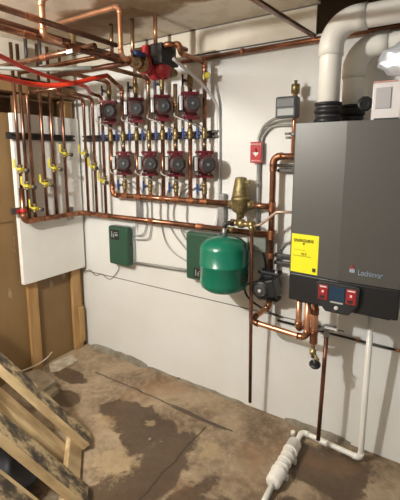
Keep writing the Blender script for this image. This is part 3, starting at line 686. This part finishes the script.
obj('hand_wheel', MB().lathe([(.006, 0), (.026, .0), (.028, .005), (.026, .011), (.006, .011)], (1.872, -LD - .005, .512), (0.1, -0.35, 1), 10), 'black', bd)
run('dark copper drop pipe right of the boiler pipes, ending just above the white floor pipe', [(1.905, -0.165, 0.655), (1.893, -0.165, 0.085)], .0105, 'old_copper', name='discharge_pipe')
rv = thing('relief_valve', 'small white and grey valve on top of the dark drop pipe below the boiler', 'valve', (1.905, -0.165, .655))
obj('body', MB().lathe([(.013, .645), (.013, .680), (.018, .682), (.018, .700), (.012, .702)], (1.905, -.165, 0), ZA, 12).cyl((1.858, -LD, .692), (1.905, -.165, .690), .012, 10).cyl((1.905, -.165, .690), (1.945, -.15, .690), .012, 10), 'steel', rv)
obj('lever', MB().box((1.90, -.20, .700), (1.96, -.185, .706)), 'white_print', rv, .001)

# ================================================================== LOW WATER CUT-OFF, AIR VENT, SWITCH
LX, LY = 1.690, -0.085
run('thin copper pipe above the riser elbow carrying the grey cut-off box', [(LX - .02, -D, 1.512), (LX - .02, -D, 1.80)], .0115, 'bright_copper', 'copper', name='copper_pipe', sleeves=[('tee', (LX - .02, -D, 1.735), ZA, .05)])
ln = thing('low_water_cutoff', 'grey low water cut-off box beside the left vent, under a brass air vent', 'control box', (1.645, -.10, 1.704))
obj('housing', MB().box((1.598, -.145, 1.692), (1.703, -.085, 1.792)), 'grey_box', ln, .010, seg=3)
obj('label_plate', MB().box((1.612, -.1465, 1.704), (1.690, -.1445, 1.734)), 'light_grey', ln)
obj('lid', MB().box((1.606, -.149, 1.742), (1.695, -.145, 1.782)), 'plate', ln, .003)
av = thing('air_vent', 'small brass automatic air vent on top of the pipe above the grey cut-off box', 'valve', (LX - .02, -D, 1.80))
obj('body', MB().lathe([(.010, 1.795), (.010, 1.808), (.021, 1.811), (.021, 1.850), (.018, 1.855), (.009, 1.857)], (LX - .02, -D, 0), ZA, 18), 'brass', av)
obj('cap', MB().lathe([(.006, 1.856), (.006, 1.864), (.009, 1.866), (.008, 1.872)], (LX - .02, -D, 0), ZA, 12), 'dark_brass', av)
for o_ in (ln, av): o_.location.z -= .014
hg = thing('pipe_hanger', 'small grey clamp on the pipe below the grey cut-off box', 'clamp', (LX - .02, -.002, 1.60))
obj('ring', MB().lathe([(.0155, -.008), (.0155, .008)], (LX - .02, -D, 1.605), ZA, 14).cyl((LX - .02, -.06, 1.605), (LX - .02, -.001, 1.605), .005, 8), 'steel', hg)
obj('bolt', MB().cyl((LX - .06, -.085, 1.607), (LX - .03, -.08, 1.607), .006, 8).cyl((LX - .055, -.085, 1.588), (LX - .03, -.08, 1.588), .006, 8), 'steel', hg)
sw = thing('emergency_switch', 'red emergency switch box with white arrow on the wall left of the riser', 'switch', (1.457, -.001, 1.463))
obj('box', MB().box((1.424, -.034, 1.466), (1.484, -.001, 1.570)), 'steel', sw, .003)
fpz = obj('face_plate', MB().box((1.421, -.040, 1.462), (1.487, -.034, 1.573)), 'red', sw, .002)
text('lettering', 'EMERGENCY', .01, 'white_print', fpz, (1.454, -.0405, 1.560), width=.062, height=.008)
text('lettering', 'SWITCH', .01, 'white_print', fpz, (1.454, -.0405, 1.474), width=.050, height=.007)
ar = MB().prism([(1.448, 1.535), (1.460, 1.535), (1.460, 1.517), (1.472, 1.517), (1.454, 1.495), (1.436, 1.517), (1.448, 1.517)], -.0412, -.040)
obj('arrow', ar, 'white_print', fpz)
obj('toggle', MB().box((1.4495, -.052, 1.520), (1.4585, -.041, 1.538)), 'red', fpz, .002)
cable([(1.462, -.02, 1.571), (1.464, -.022, 1.60), (1.490, -.026, 1.650), (1.545, -.045, 1.680), (1.600, -.085, 1.688), (1.632, -.105, 1.692)], 'grey flexible conduit arching from the red switch up to the grey cut-off box', .0085, 'conduit', 'flexible_conduit', None, 'conduit')
cable([(1.476, -.014, 1.571), (1.482, -.014, 1.598), (1.520, -.014, 1.642), (1.590, -.014, 1.655), (1.80, -.014, 1.640)], 'grey flexible conduit from the red switch passing behind the thin pipe to the boiler', .0075, 'conduit', 'flexible_conduit', None, 'conduit')
run('straight grey conduit from the red switch down to the grey junction box', [(1.462, -.016, 1.465), (1.462, -.016, 1.085)], .011, 'conduit', name='conduit', elbows=False, cat='conduit')
jb = thing('junction_box', 'small grey junction box behind the dark discharge pipe beside the green tank', 'junction box', (1.475, -.001, .985))
obj('box', MB().box((1.425, -.045, .985), (1.525, -.001, 1.085)), 'grey_green', jb, .003)
obj('cover', MB().box((1.421, -.049, .981), (1.529, -.045, 1.089)), 'grey_green', jb, .002)
cable([(1.50, -.02, .982), (1.52, -.02, .90), (1.50, -.02, .82), (1.40, -.02, .76), (1.44, -.05, .70), (1.55, -.03, .64), (1.62, -.012, .62)], 'dark cable curving from the grey junction box behind the black pump', .006, 'strut', 'cable', None)
cable([(1.60, -.012, 1.00), (1.63, -.014, 1.04), (1.70, -.02, 1.07), (1.735, -.05, 1.12), (1.76, -.10, 1.14)], 'grey cable looping along the wall into the left side of the boiler', .006, 'conduit', 'cable', None)

# ================================================================== BOILER
X0, X1, YF = 1.772, 2.216, -0.350
ZB, ZS, ZT = 0.868, 0.993, 1.632
bo = thing('boiler', 'large grey wall-hung boiler with black lower panel and yellow energy label', 'boiler', ((X0 + X1) / 2, -.02, ZB))
XC = 1.985
obj('cabinet', MB().box((X0 + .006, YF + .028, ZB + .01), (X1 - .006, -.051, ZT)), 'boiler_dark', bo, .006)
obj('front_panel', MB().prism([(X0, YF + .030), (X0, YF + .006), (X0 + .006, YF), (XC, YF - .012), (X1 - .006, YF), (X1, YF + .006), (X1, YF + .030)], ZS, ZT, 'z'), 'boiler_grey', bo)
obj('lower_panel', MB().prism([(X0 + .002, YF + .030), (X0 + .002, YF + .004), (X0 + .008, YF - .004), (XC, YF - .018), (X1 - .008, YF - .004), (X1 - .002, YF + .004), (X1 - .002, YF + .030)], ZB, ZS - .002, 'z'), 'black', bo, .004)
obj('bottom_tray', MB().box((X0 + .03, YF + .03, ZB - .018), (X1 - .03, -.06, ZB + .012)), 'black', bo, .004)
# control bay on the lower panel
c0 = Vector((2.005, YF - .020, .925))
BC, BK = 1.990, 0.84
def bx(v): return BC + (v - 2.004) * BK
bay = obj('control_bay', MB().prism([(bx(1.900), .978), (bx(1.920), .986), (bx(2.090), .986), (bx(2.108), .978), (bx(2.103), .905), (bx(2.060), .858), (bx(1.950), .858), (bx(1.906), .905)], YF - .032, YF - .002), 'soft_black', bo, .004)
yf = YF - .032
obj('screen', MB().box((bx(1.966), yf - .002, .912), (bx(2.040), yf + .001, .972)), 'screen', bay, .001)
obj('screen_caption', MB().box((bx(1.974), yf - .0024, .902), (bx(2.034), yf, .908)), 'light_grey', bay)
for (a, b_) in ((bx(1.914), bx(1.960)), (bx(2.046), bx(2.094))):
    k = obj('button_pad', MB().box((a, yf - .003, .908), (b_, yf + .001, .972)), 'red_pad', bay, .004)
    obj('button', MB().cyl(((a + b_) / 2, yf - .001, .945), ((a + b_) / 2, yf - .006, .945), .009, 14), 'red', k)
    obj('marking', MB().box((a + .006, yf - .0038, .962), (b_ - .006, yf - .0025, .967)), 'white_print', k)
    obj('marking', MB().box((a + .006, yf - .0038, .914), (b_ - .012, yf - .0025, .926)), 'soft_black', k)
    obj('marking', MB().box(((a + b_) / 2 - .004, yf - .0068, .940), ((a + b_) / 2 + .004, yf - .006, .950)), 'white_print', k)
obj('button', MB().lathe([(.0085, 0), (.0085, .003), (.005, .005)], (BC, yf, .882), (0, -1, 0), 14), 'white_print', bay)
# lettering and emblem on the front, laid on the right facet
def yfr(x): return YF - .012 + (x - XC) / (X1 - .006 - XC) * .012 if x > XC else YF - .012 * (x - X0 - .006) / (XC - X0 - .006)
text('logo_lettering', 'Lochinvar', .03, 'logo_grey', bo, (2.106, yfr(2.106) - .0025, 1.040), width=.090, height=.022, extrude=.002)
em = obj('logo_emblem', MB().prism([(2.028, 1.036), (2.028, 1.050), (2.038, 1.060), (2.048, 1.050), (2.048, 1.036)], yfr(2.04) - .003, yfr(2.04)), 'logo_grey', bo)
obj('emblem_flame', MB().prism([(2.032, 1.052), (2.034, 1.064), (2.039, 1.071), (2.043, 1.060), (2.041, 1.052)], yfr(2.04) - .005, yfr(2.04) - .003), 'red', em)
# yellow energy label
lx0, lx1, lz0, lz1 = 1.7795, 1.899, 0.999, 1.168
def quad(xa, za, xb, zb, off):           # a thin sheet lying on the left facet of the front
    return MB().add([(xa, yfr(xa) - off, za), (xb, yfr(xb) - off, za), (xb, yfr(xb) - off, zb), (xa, yfr(xa) - off, zb), (xa, yfr(xa) - off + .0006, za), (xb, yfr(xb) - off + .0006, za), (xb, yfr(xb) - off + .0006, zb), (xa, yfr(xa) - off + .0006, zb)],
                    [(0, 1, 2, 3), (7, 6, 5, 4), (0, 4, 5, 1), (1, 5, 6, 2), (2, 6, 7, 3), (3, 7, 4, 0)])
lab = obj('energy_label', quad(lx0, lz0, lx1, lz1, .0012), 'label_yellow', bo)
ym = yfr((lx0 + lx1) / 2) - .0045
text('lettering', 'ENERGUIDE', .02, 'ink', lab, ((lx0 + lx1) / 2 - .004, ym, 1.142), width=.086, height=.013)
obj('pointer', MB().prism([((lx0 + lx1) / 2 - .004, 1.122), ((lx0 + lx1) / 2 + .002, 1.131), ((lx0 + lx1) / 2 - .010, 1.131)], ym - .0002, ym + .0002), 'ink', lab)
text('lettering', '92.9', .02, 'ink', lab, ((lx0 + lx1) / 2 - .002, ym, 1.083), width=.022, height=.010)
obj('rule', quad(lx0 + .008, 1.072, lx1 - .030, 1.0735, .0035), 'ink', lab)
obj('rule', quad(lx0 + .010, 1.099, lx1 - .055, 1.100, .0035), 'ink', lab)
obj('printed_box', quad(lx1 - .022, 1.011, lx1 - .008, 1.027, .0035), 'ink', lab)

# ================================================================== VENTS, WALL BOX, FOIL BAG
def vent(x, y, zt, ztop, xe, label, r=.0435):
    t = thing('vent_pipe', label, 'vent pipe', (x, y, ZT))
    pts, arcs = fillet([(x, y, ZT + .004), (x, y, ztop), (xe, y, ztop + .004)], .095, 14)
    obj('pipe', MB().tube(pts, r, 28), 'vent_pvc', t)
    arc = arcs[0]
    obj('elbow', MB().tube([arc[0] - Vector((0, 0, .035))] + arc + [arc[-1] + Vector((.035, 0, 0))], r + .005, 28), 'vent_pvc', t)
    c = MB().lathe([(r + .006, 0), (r + .011, .003), (r + .011, .016), (r + .006, .019), (r + .006, .038), (r + .012, .041), (r + .012, .054), (r + .006, .057), (r + .006, .070), (r + .011, .073), (r + .011, .082), (r + .002, .084)], (x, y, ZT + .001), ZA, 28)
    cp = obj('coupling', c, 'rubber', t)
    for h in (.028, .064):
        obj('band', MB().lathe([(r + .0068, h - .004), (r + .0076, h - .003), (r + .0076, h + .003), (r + .0068, h + .004)], (x, y, ZT + .001), ZA, 28), 'plate', cp)
    return t
vent(1.885, -0.275, 0, 2.027, 3.2, 'white plastic vent pipe nearer the camera, elbowing right below the ceiling')
vent(1.948, -0.130, 0, 1.957, 3.2, 'white plastic vent pipe in shadow behind the front one, closer to the wall')
wbx = thing('control_module', 'pale box with grey cover standing on top of the boiler right of the vents', 'control box', (2.10, -.20, ZT))
obj('housing', MB().box((2.048, -.250, ZT + .001), (2.155, -.190, 1.782)), 'pale_box', wbx, .006)
obj('top_lid', MB().box((2.050, -.248, 1.782), (2.135, -.192, 1.787)), 'pink', wbx, .001)
obj('cover', MB().box((2.062, -.255, 1.682), (2.118, -.250, 1.762)), 'box_cover', wbx, .003)
obj('knob', MB().lathe([(.030, 0), (.030, .008), (.022, .012), (.010, .006)], (2.022, -.245, 1.705), (.3, -1, 0), 10), 'black', wbx)
obj('foot_strip', MB().box((2.06, -.253, ZT + .004), (2.15, -.250, ZT + .014)), 'black', wbx)
# crumpled silver bag of insulation on the box
bm = bmesh.new(); bmesh.ops.create_icosphere(bm, subdivisions=4, radius=1)
from mathutils import noise as mnoise
for v in bm.verts:
    d = 1 + .16 * mnoise.noise(v.co * 2.3) + .07 * mnoise.noise(v.co * 6); v.co = Vector((v.co.x * .120 * d, v.co.y * .036 * d, v.co.z * .068 * d)) + Vector((2.178, -.222, 1.866))
me = bpy.data.meshes.new('insulation_bag'); bm.to_mesh(me); bm.free(); me.materials.append(MATS['foil'])
for p in me.polygons: p.use_smooth = True
ib = bpy.data.objects.new('insulation_bag', me); COL.objects.link(ib); tag(ib, 'crumpled silver white bag resting on the pale box on top of the boiler', 'bag')
run('black pipe crossing low on the wall under the right side of the boiler', [(1.60, -.022, .600), (2.75, -.022, .590)], .0062, 'black', name='black_pipe', elbows=False, sleeves=[('clip', (2.02, -.022, .596), XA, .016), ('clip', (2.20, -.022, .5948), XA, .016)])

# ================================================================== CEILING PIPES
run('dark copper pipe along the top of the back wall under the ceiling', [(0.95, -.030, 2.036), (2.9, -.030, 2.046)], .0140, 'copper', name='ceiling_pipe', elbows=False, sleeves=[('hanger', (1.36, -.030, 2.040), XA, .015)])
run('dark copper pipe slanting across the ceiling left of the white vents', [Vector((1.742, -.055, 2.052)), Vector((1.742, -.70, 2.009)), Vector((1.742, -1.1, 1.985))], .0110, 'brown_copper', name='ceiling_pipe', elbows=False)
def zrun(label, pix, z, r, m='copper', br=None, **k):
    return run(label, [Hz(x, y, z) for (x, y) in pix], r, m, br=br, name='ceiling_pipe', **k)
zY = 2.00
a0 = Vector((1.03, -2.3, 2.02)); 
run('dark ceiling pipe running toward the back wall, topmost at the left edge', [(1.010, -1.9, 1.995), (1.010, -0.60, 1.995)], .0112, 'brown_copper', name='ceiling_pipe', elbows=False, sleeves=[('coupling', (1.010, -1.02, 1.995), YA, .05)])
run('copper ceiling pipe feeding the big red pump from the left edge', [(0.955, -1.9, 1.948), (0.955, -0.50, 1.948)], .0120, 'copper', name='ceiling_pipe', elbows=False, sleeves=[('tee', (0.955, -.80, 1.948), YA, .06), ('coupling', (0.955, -1.0, 1.948), YA, .04)])
# bright drop pipes
run('bright copper drop pipe at the upper left, elbowed into the level pipes', [(2.05, -0.958, 2.085), (0.982, -0.958, 2.085), (0.982, -0.958, 1.950), (0.982, -0.88, 1.950)], .0115, 'bright_copper', 'bright_copper', br=.019, name='drop_pipe')
run('bright copper drop pipe in front of the ceiling pipes, left of the big red pump', [(0.20, -.545, 2.182), (0.985, -.545, 2.182), (0.985, -.545, 1.957), (0.985, -.492, 1.957)], .0115, 'bright_copper', 'bright_copper', br=.026, name='drop_pipe')
run('wide dark ceiling pipe crossing from the left edge toward the big red pump', [(0.10, -.695, 1.975), (0.975, -.695, 1.975)], .0140, 'brown_copper', name='ceiling_pipe', elbows=False, sleeves=[('coupling', (0.62, -.695, 1.975), XA, .045)])
run('copper ceiling pipe parallel to the back wall just above the upper pumps', [(0.30, -.43, 1.962), (0.945, -.43, 1.962)], .0145, 'old_copper', name='ceiling_pipe', elbows=False)
run('copper ceiling pipe parallel to the back wall, second behind the red pump', [(0.20, -.555, 1.975), (0.94, -.555, 1.975)], .0125, 'copper', name='ceiling_pipe', elbows=False)
run('short copper ceiling pipe with an elbow behind the big red pump', [(0.86, -.335, 2.045), (1.12, -.335, 2.045), (1.12, -.20, 2.045)], .0115, 'copper', name='ceiling_pipe')
run('dark ceiling pipe running back between the two drop pipes', [(0.80, -1.5, 2.02), (0.80, -.30, 2.02)], .0125, 'old_copper', name='ceiling_pipe', elbows=False)
run('grey green conduit slanting across beneath the ceiling pipes at the left', [Hz(-30, 67, 1.94), Hz(0, 68, 1.94), Hz(45, 69.5, 1.938), Hz(92, 68, 1.938)], .0105, 'grey_green', name='conduit', elbows=False, cat='conduit')
vtop = thing('stop_valve', 'small valve with white tag on the copper ceiling pipe at the upper left', 'valve', (0.985, -.80, 1.955))
vp = Hz(73, 42, 1.955)
obj('body', MB().lathe([(.010, -.004), (.010, .030), (.014, .032), (.014, .046), (.009, .048)], (0.962, -.80, 1.965), ZA, 12), 'brass', vtop)
obj('tag', MB().box((0.968, -.845, 1.912), (1.006, -.842, 1.928)), 'white_print', vtop)
for (x, y, z0, m, lb_) in ((0.109, -.45, 2.06, 'strut', 'dark vertical pipe stub rising into the ceiling near the left edge'), (0.179, -.404, 2.05, 'strut', 'dark vertical pipe stub rising into the ceiling, second from the left edge'),
                       (0.716, -.335, 2.06, 'pale_copper', 'pale copper stub rising into the ceiling left of the bright drop pipe'), (0.865, -.331, 1.99, 'pale_copper', 'pale copper stub rising into the ceiling right of the bright drop pipe'), (1.013, -.322, 2.06, 'bright_copper', 'copper stub rising into the ceiling above the big red pump')):
    solo('pipe_stub', MB().cyl((x, y, z0), (x, y, CE - .001), .0105, 12), m, lb_, 'pipe')
# red tubing
def tubing(pix, label, r):
    return solo('red_tubing', MB().tube(smooth_path([Vector(p) if abs(p[1]) < 2 else Hz(*p) for p in pix], 8), r, 12), 'red_tube', label, 'tubing')
tubing([(-45, 36, 1.905), (0, 56, 1.902), (30, 70, 1.898), (60, 80, 1.896), (84, 86, 1.896), tuple(Vector((XR[2] + 0.012, -0.178, 1.897)))], 'upper red plastic tube crossing down from the left edge to the corner risers', .0105)
tubing([(-45, 70, 1.84), (0, 77, 1.845), (25, 83, 1.848), (50, 85.5, 1.856), (75, 83, 1.880), (95, 78, 1.920), (107, 75.5, 1.945)], 'lower bright red plastic tube sagging from the left edge to the pump pipe', .0125)

# ------------------------------------------------------------------ big red pump
PX_, PY_, PZ_ = 0.985, -0.300, 1.955
rp = thing('system_pump', 'big red pump with black box hanging under the ceiling above the upper pumps', 'pump', (PX_, PY_, PZ_ - .06))
obj('volute', MB().lathe([(.02, 0), (.050, .003), (.055, .014), (.055, .044), (.048, .054)], (PX_ - .02, PY_, PZ_ - .01), XA, 26).cyl((PX_, PY_ - .075, PZ_), (PX_, PY_ + .075, PZ_), .022, 14), 'red_iron', rp)
obj('motor', MB().lathe([(.040, 0), (.044, .010), (.044, .045), (.036, .058), (.02, .062)], (PX_ + .03, PY_, PZ_ - .012), XA, 22), 'red_iron', rp)
obj('housing', MB().box((PX_ - .022, PY_ - .072, PZ_ + .005), (PX_ + .020, PY_ + .045, PZ_ + .098)), 'red', rp, .006)
obj('terminal_box', MB().box((PX_ + .020, PY_ - .060, PZ_ + .000), (PX_ + .095, PY_ + .065, PZ_ + .100)), 'black', rp, .005)
for sgn in (-1, 1):
    f = obj('flange', MB().lathe([(.046, -.008), (.048, -.005), (.048, .005), (.046, .008)], (PX_, PY_ + sgn * .080, PZ_), YA, 20), 'red_iron', rp)
    for a in (.8, 2.4, 3.9, 5.5): obj('bolt', MB().cyl((PX_ + .038 * math.cos(a), PY_ + sgn * .080 - .012, PZ_ + .038 * math.sin(a)), (PX_ + .038 * math.cos(a), PY_ + sgn * .080 + .012, PZ_ + .038 * math.sin(a)), .005, 8), 'steel', f)
def flange_valve(y0, y1, label, lever):
    t = thing('flange_valve', label, 'valve', (PX_, (y0 + y1) / 2, PZ_))
    L = abs(y1 - y0); s = 1 if y1 > y0 else -1
    obj('body', MB().lathe([(.044, 0), (.044, .012), (.024, .014), (.024, .025), (.031, .03), (.031, L - .03), (.022, L - .022), (.022, L)], (PX_, y0, PZ_), (0, s, 0), 18).cyl((PX_, (y0 + y1) / 2, PZ_), (PX_ + .02, (y0 + y1) / 2, PZ_ + .03), .009, 10), 'pale_copper' if lever > 0 else 'brass', t)
    yc = (y0 + y1) / 2
    obj('lever', MB().box((PX_ + .010, yc - .035, PZ_ + .026), (PX_ + .034, yc + .035, PZ_ + .046)), 'blue', t, .004)
    return t
flange_valve(PY_ - .089, PY_ - .19, 'pale flange valve with blue lever on the left side of the big red pump', 1)
flange_valve(PY_ + .089, PY_ + .175, 'flange valve with blue lever between the big red pump and the back wall', -1)

# ================================================================== CONDENSATE LINE ON THE FLOOR
pv = run('white plastic drain pipe from the boiler down the wall and along the floor', [(2.096, -.175, 0.849), (2.085, -.095, .018), (1.782, -.070, .018), (1.786, -.195, .030)], .0135, 'pvc', 'pvc', br=.024, name='drain_pipe', cat='pipe', sleeves=[('coupling', (1.90, -.0832, .018), (.313, -.02, 0), .045)])
A = Vector((1.786, -.190, .041)); Bq = Vector((1.786, -.500, .041)); ax = (Bq - A).normalized()
nt_ = thing('condensate_neutralizer', 'ribbed white plastic canister lying on the floor in the drain line', 'canister', (1.786, -.345, 0.0))
L = (Bq - A).length
obj('body', MB().lathe([(.026, .03), (.030, .034), (.030, L - .034), (.026, L - .03)], A, ax, 24), 'pvc', nt_)
for (s0, s1) in ((.0, .085), (L - .085, L)):
    obj('end_cap', MB().lathe([(.018, s0), (.032, s0 + .006), (.035, s0 + .012), (.035, s1 - .012), (.038, s1 - .010), (.038, s1 - .002), (.034, s1)] if s0 == 0 else [(.034, s0), (.038, s0 + .002), (.038, s0 + .010), (.035, s0 + .012), (.035, s1 - .012), (.032, s1 - .006), (.018, s1)], A, ax, 24), 'pvc', nt_)
for s0 in (.110, .150, .190):
    obj('rib', MB().lathe([(.030, s0), (.0345, s0 + .003), (.0345, s0 + .012), (.030, s0 + .015)], A, ax, 24), 'pvc', nt_)
for s0 in (.098, L - .098):
    obj('cradle', MB().box((1.786 - .040, A.y - s0 - .008, 0.0005), (1.786 + .040, A.y - s0 + .008, .030)), 'pvc', nt_, .003)
solo('drain_pipe', MB().tube(fillet([Bq + Vector((0, .0, -.004)), (1.784, -.60, .018), (1.775, -1.9, .018)], .05)[0], .0135, 12), 'pvc', 'white plastic drain pipe leaving the canister toward the camera', 'pipe')
solo('pipe_plug', MB().lathe([(.013, 0.0005), (.013, .020), (.010, .024), (.006, .026)], tuple(Hz(293, 435, 0.0)), ZA, 12), 'pvc', 'tiny white plastic pipe plug standing on the floor behind the canister', 'plug')

# ================================================================== PALLET, RUBBLE
PO = Vector((0.852, -0.719, 0.0)); Dd = Vector((-0.278, -0.300, 0.533)).normalized(); Ee = Vector((0.73, -0.683, 0)).normalized(); Nn = Dd.cross(Ee).normalized()
if Nn.z < 0: Nn = -Nn
PO = Vector((0.882, -0.744, 0.031))
Mp = Matrix(((Dd.x, Ee.x, Nn.x, PO.x), (Dd.y, Ee.y, Nn.y, PO.y), (Dd.z, Ee.z, Nn.z, PO.z), (0, 0, 0, 1)))
pa = bpy.data.objects.new('wooden_pallet', None); COL.objects.link(pa); pa.matrix_world = Mp; tag(pa, 'weathered wooden pallet leaning on edge at the lower left of the floor', 'pallet')
def ploc(name, mb, m, bevel=.003, worn=None):
    me = bpy.data.meshes.new(name); me.from_pydata([tuple(v) for v in mb.v], [], mb.f)
    bm = bmesh.new(); bm.from_mesh(me); fix(bm); bm.to_mesh(me); bm.free(); me.materials.append(MATS[m])
    if worn:                             # the outer face of a deck board is worn black, its sawn edges are clean
        me.materials.append(MATS[worn])
        for p in me.polygons: p.material_index = 1 if p.normal.z > .9 else 0
    o = bpy.data.objects.new(name, me); COL.objects.link(o); o.parent = pa
    b = o.modifiers.new('bevel', 'BEVEL'); b.width = bevel; b.segments = 2
    return o
# local axes: x up along the boards, y across, z out of the deck. The deck's lower edge stands on the floor
for (y0, y1, x0) in ((-.040, .045, .012), (.300, .400, .012), (.560, .650, .012)):
    ploc('deck_board', MB().box((x0, y0, -.044), (1.25, y1, 0.0)), 'pale_wood', worn='weathered')
for (x0, x1) in ((.020, .108), (.62, .715), (1.13, 1.225)):
    ploc('cross_rail', MB().box((x0, -.040, -.075), (x1, .655, -.0445)), 'pale_wood')
for (y0, y1) in ((.045, .130), (.44, .52)):
    ploc('back_board', MB().box((.055, y0, -.110), (1.25, y1, -.0755)), 'pale_wood')

def slab(pts, z0, z1, m, label, name, cat):
    mb = MB(); n = len(pts)
    vs = [(x, y, z0) for (x, y) in pts] + [(x + random.uniform(-.004, .004), y + random.uniform(-.004, .004), z1 + random.uniform(-.003, .003)) for (x, y) in pts]
    mb.add(vs, [list(range(n))[::-1], list(range(n, 2 * n))] + [(i, (i + 1) % n, (i + 1) % n + n, i + n) for i in range(n)])
    return solo(name, mb, m, label, cat, bevel=.004)
def lvl(pix, z): return [(p.x, p.y) for p in (Hz(a, b, z) for (a, b) in pix)]
slab(lvl([(22, 378), (40, 373), (50, 378), (59, 387), (48, 396), (36, 404), (18, 398)], .04), .001, .030, 'paver', 'grey broken concrete slab on the floor behind the pallet, lower of two', 'concrete_slab', 'slab')
slab(lvl([(24, 372), (38, 369), (48, 373), (56, 381), (44, 389), (30, 395), (16, 385)], .06), .033, .060, 'paver', 'grey broken concrete slab lying on top of the other slab', 'concrete_slab', 'slab')
slab(lvl([(49, 364), (72, 354), (78, 360), (60, 370), (51, 372)], .012), .001, .014, 'paper_slab', 'pale flat chipped tile on the floor by the left wall stud', 'tile', 'tile')
wp = [Hz(18, 372, .10), Hz(27, 369, .10), Hz(38, 364, .07), Hz(47, 358, .08), Hz(52, 352, .12)]
solo('wire', MB().tube(smooth_path(wp), .004, 8), 'wire_white', 'pale bent wire curling up from the slabs by the left wall', 'wire')
bm = bmesh.new(); bmesh.ops.create_icosphere(bm, subdivisions=4, radius=1); cpt = Vector((.66, -1.16, .085))  # real bag, enlarged so its dark colour fills in the pallet's shade
for v in bm.verts:
    d = 1 + .22 * mnoise.noise(v.co * 2.1) + .1 * mnoise.noise(v.co * 5); v.co = Vector((v.co.x * .26 * d, v.co.y * .17 * d, max(v.co.z * .085 * d, -.0845))) + cpt
me = bpy.data.meshes.new('dark_bag'); bm.to_mesh(me); bm.free(); me.materials.append(MATS['navy'])
for p in me.polygons: p.use_smooth = True
o = bpy.data.objects.new('dark_bag', me); COL.objects.link(o); tag(o, 'dark crumpled plastic bag on the floor, oversized to paint in shade under the leaning pallet', 'bag')
bm = bmesh.new(); bmesh.ops.create_icosphere(bm, subdivisions=3, radius=1); cpt = Hz(41, 444, .03)
for v in bm.verts:
    d = 1 + .25 * mnoise.noise(v.co * 2.6); v.co = Vector((v.co.x * .055 * d, v.co.y * .03 * d, max(v.co.z * .03 * d, -.0295))) + cpt
me = bpy.data.meshes.new('plastic_wrap'); bm.to_mesh(me); bm.free(); me.materials.append(MATS['clear_plastic'])
for p in me.polygons: p.use_smooth = True
o = bpy.data.objects.new('plastic_wrap', me); COL.objects.link(o); tag(o, 'pale crumpled plastic wrap on the floor showing between the pallet boards', 'wrap')
for i, (px, py, r) in enumerate(((118, 400, .012), (150, 440, .010), (246, 428, .008), (179, 379, .010), (108, 388, .009))):
    p = Hz(px, py, 0); q = MB().lathe([(r * .5, 0), (r, r * .3), (r * .8, r * .8), (r * .3, r)], (p.x, p.y, .0005), (0.1, 0.05, 1), 7)
    solo('stone', q, 'paver' if i != 3 else 'black', ['small stone on the wet floor patch in front of the back wall', 'small stone in the middle of the brown floor', 'tiny stone on the floor under the discharge pipe end', 'tiny black pebble against the foot of the back wall', 'small stone beside the floor joint near the corner'][i], 'stone')
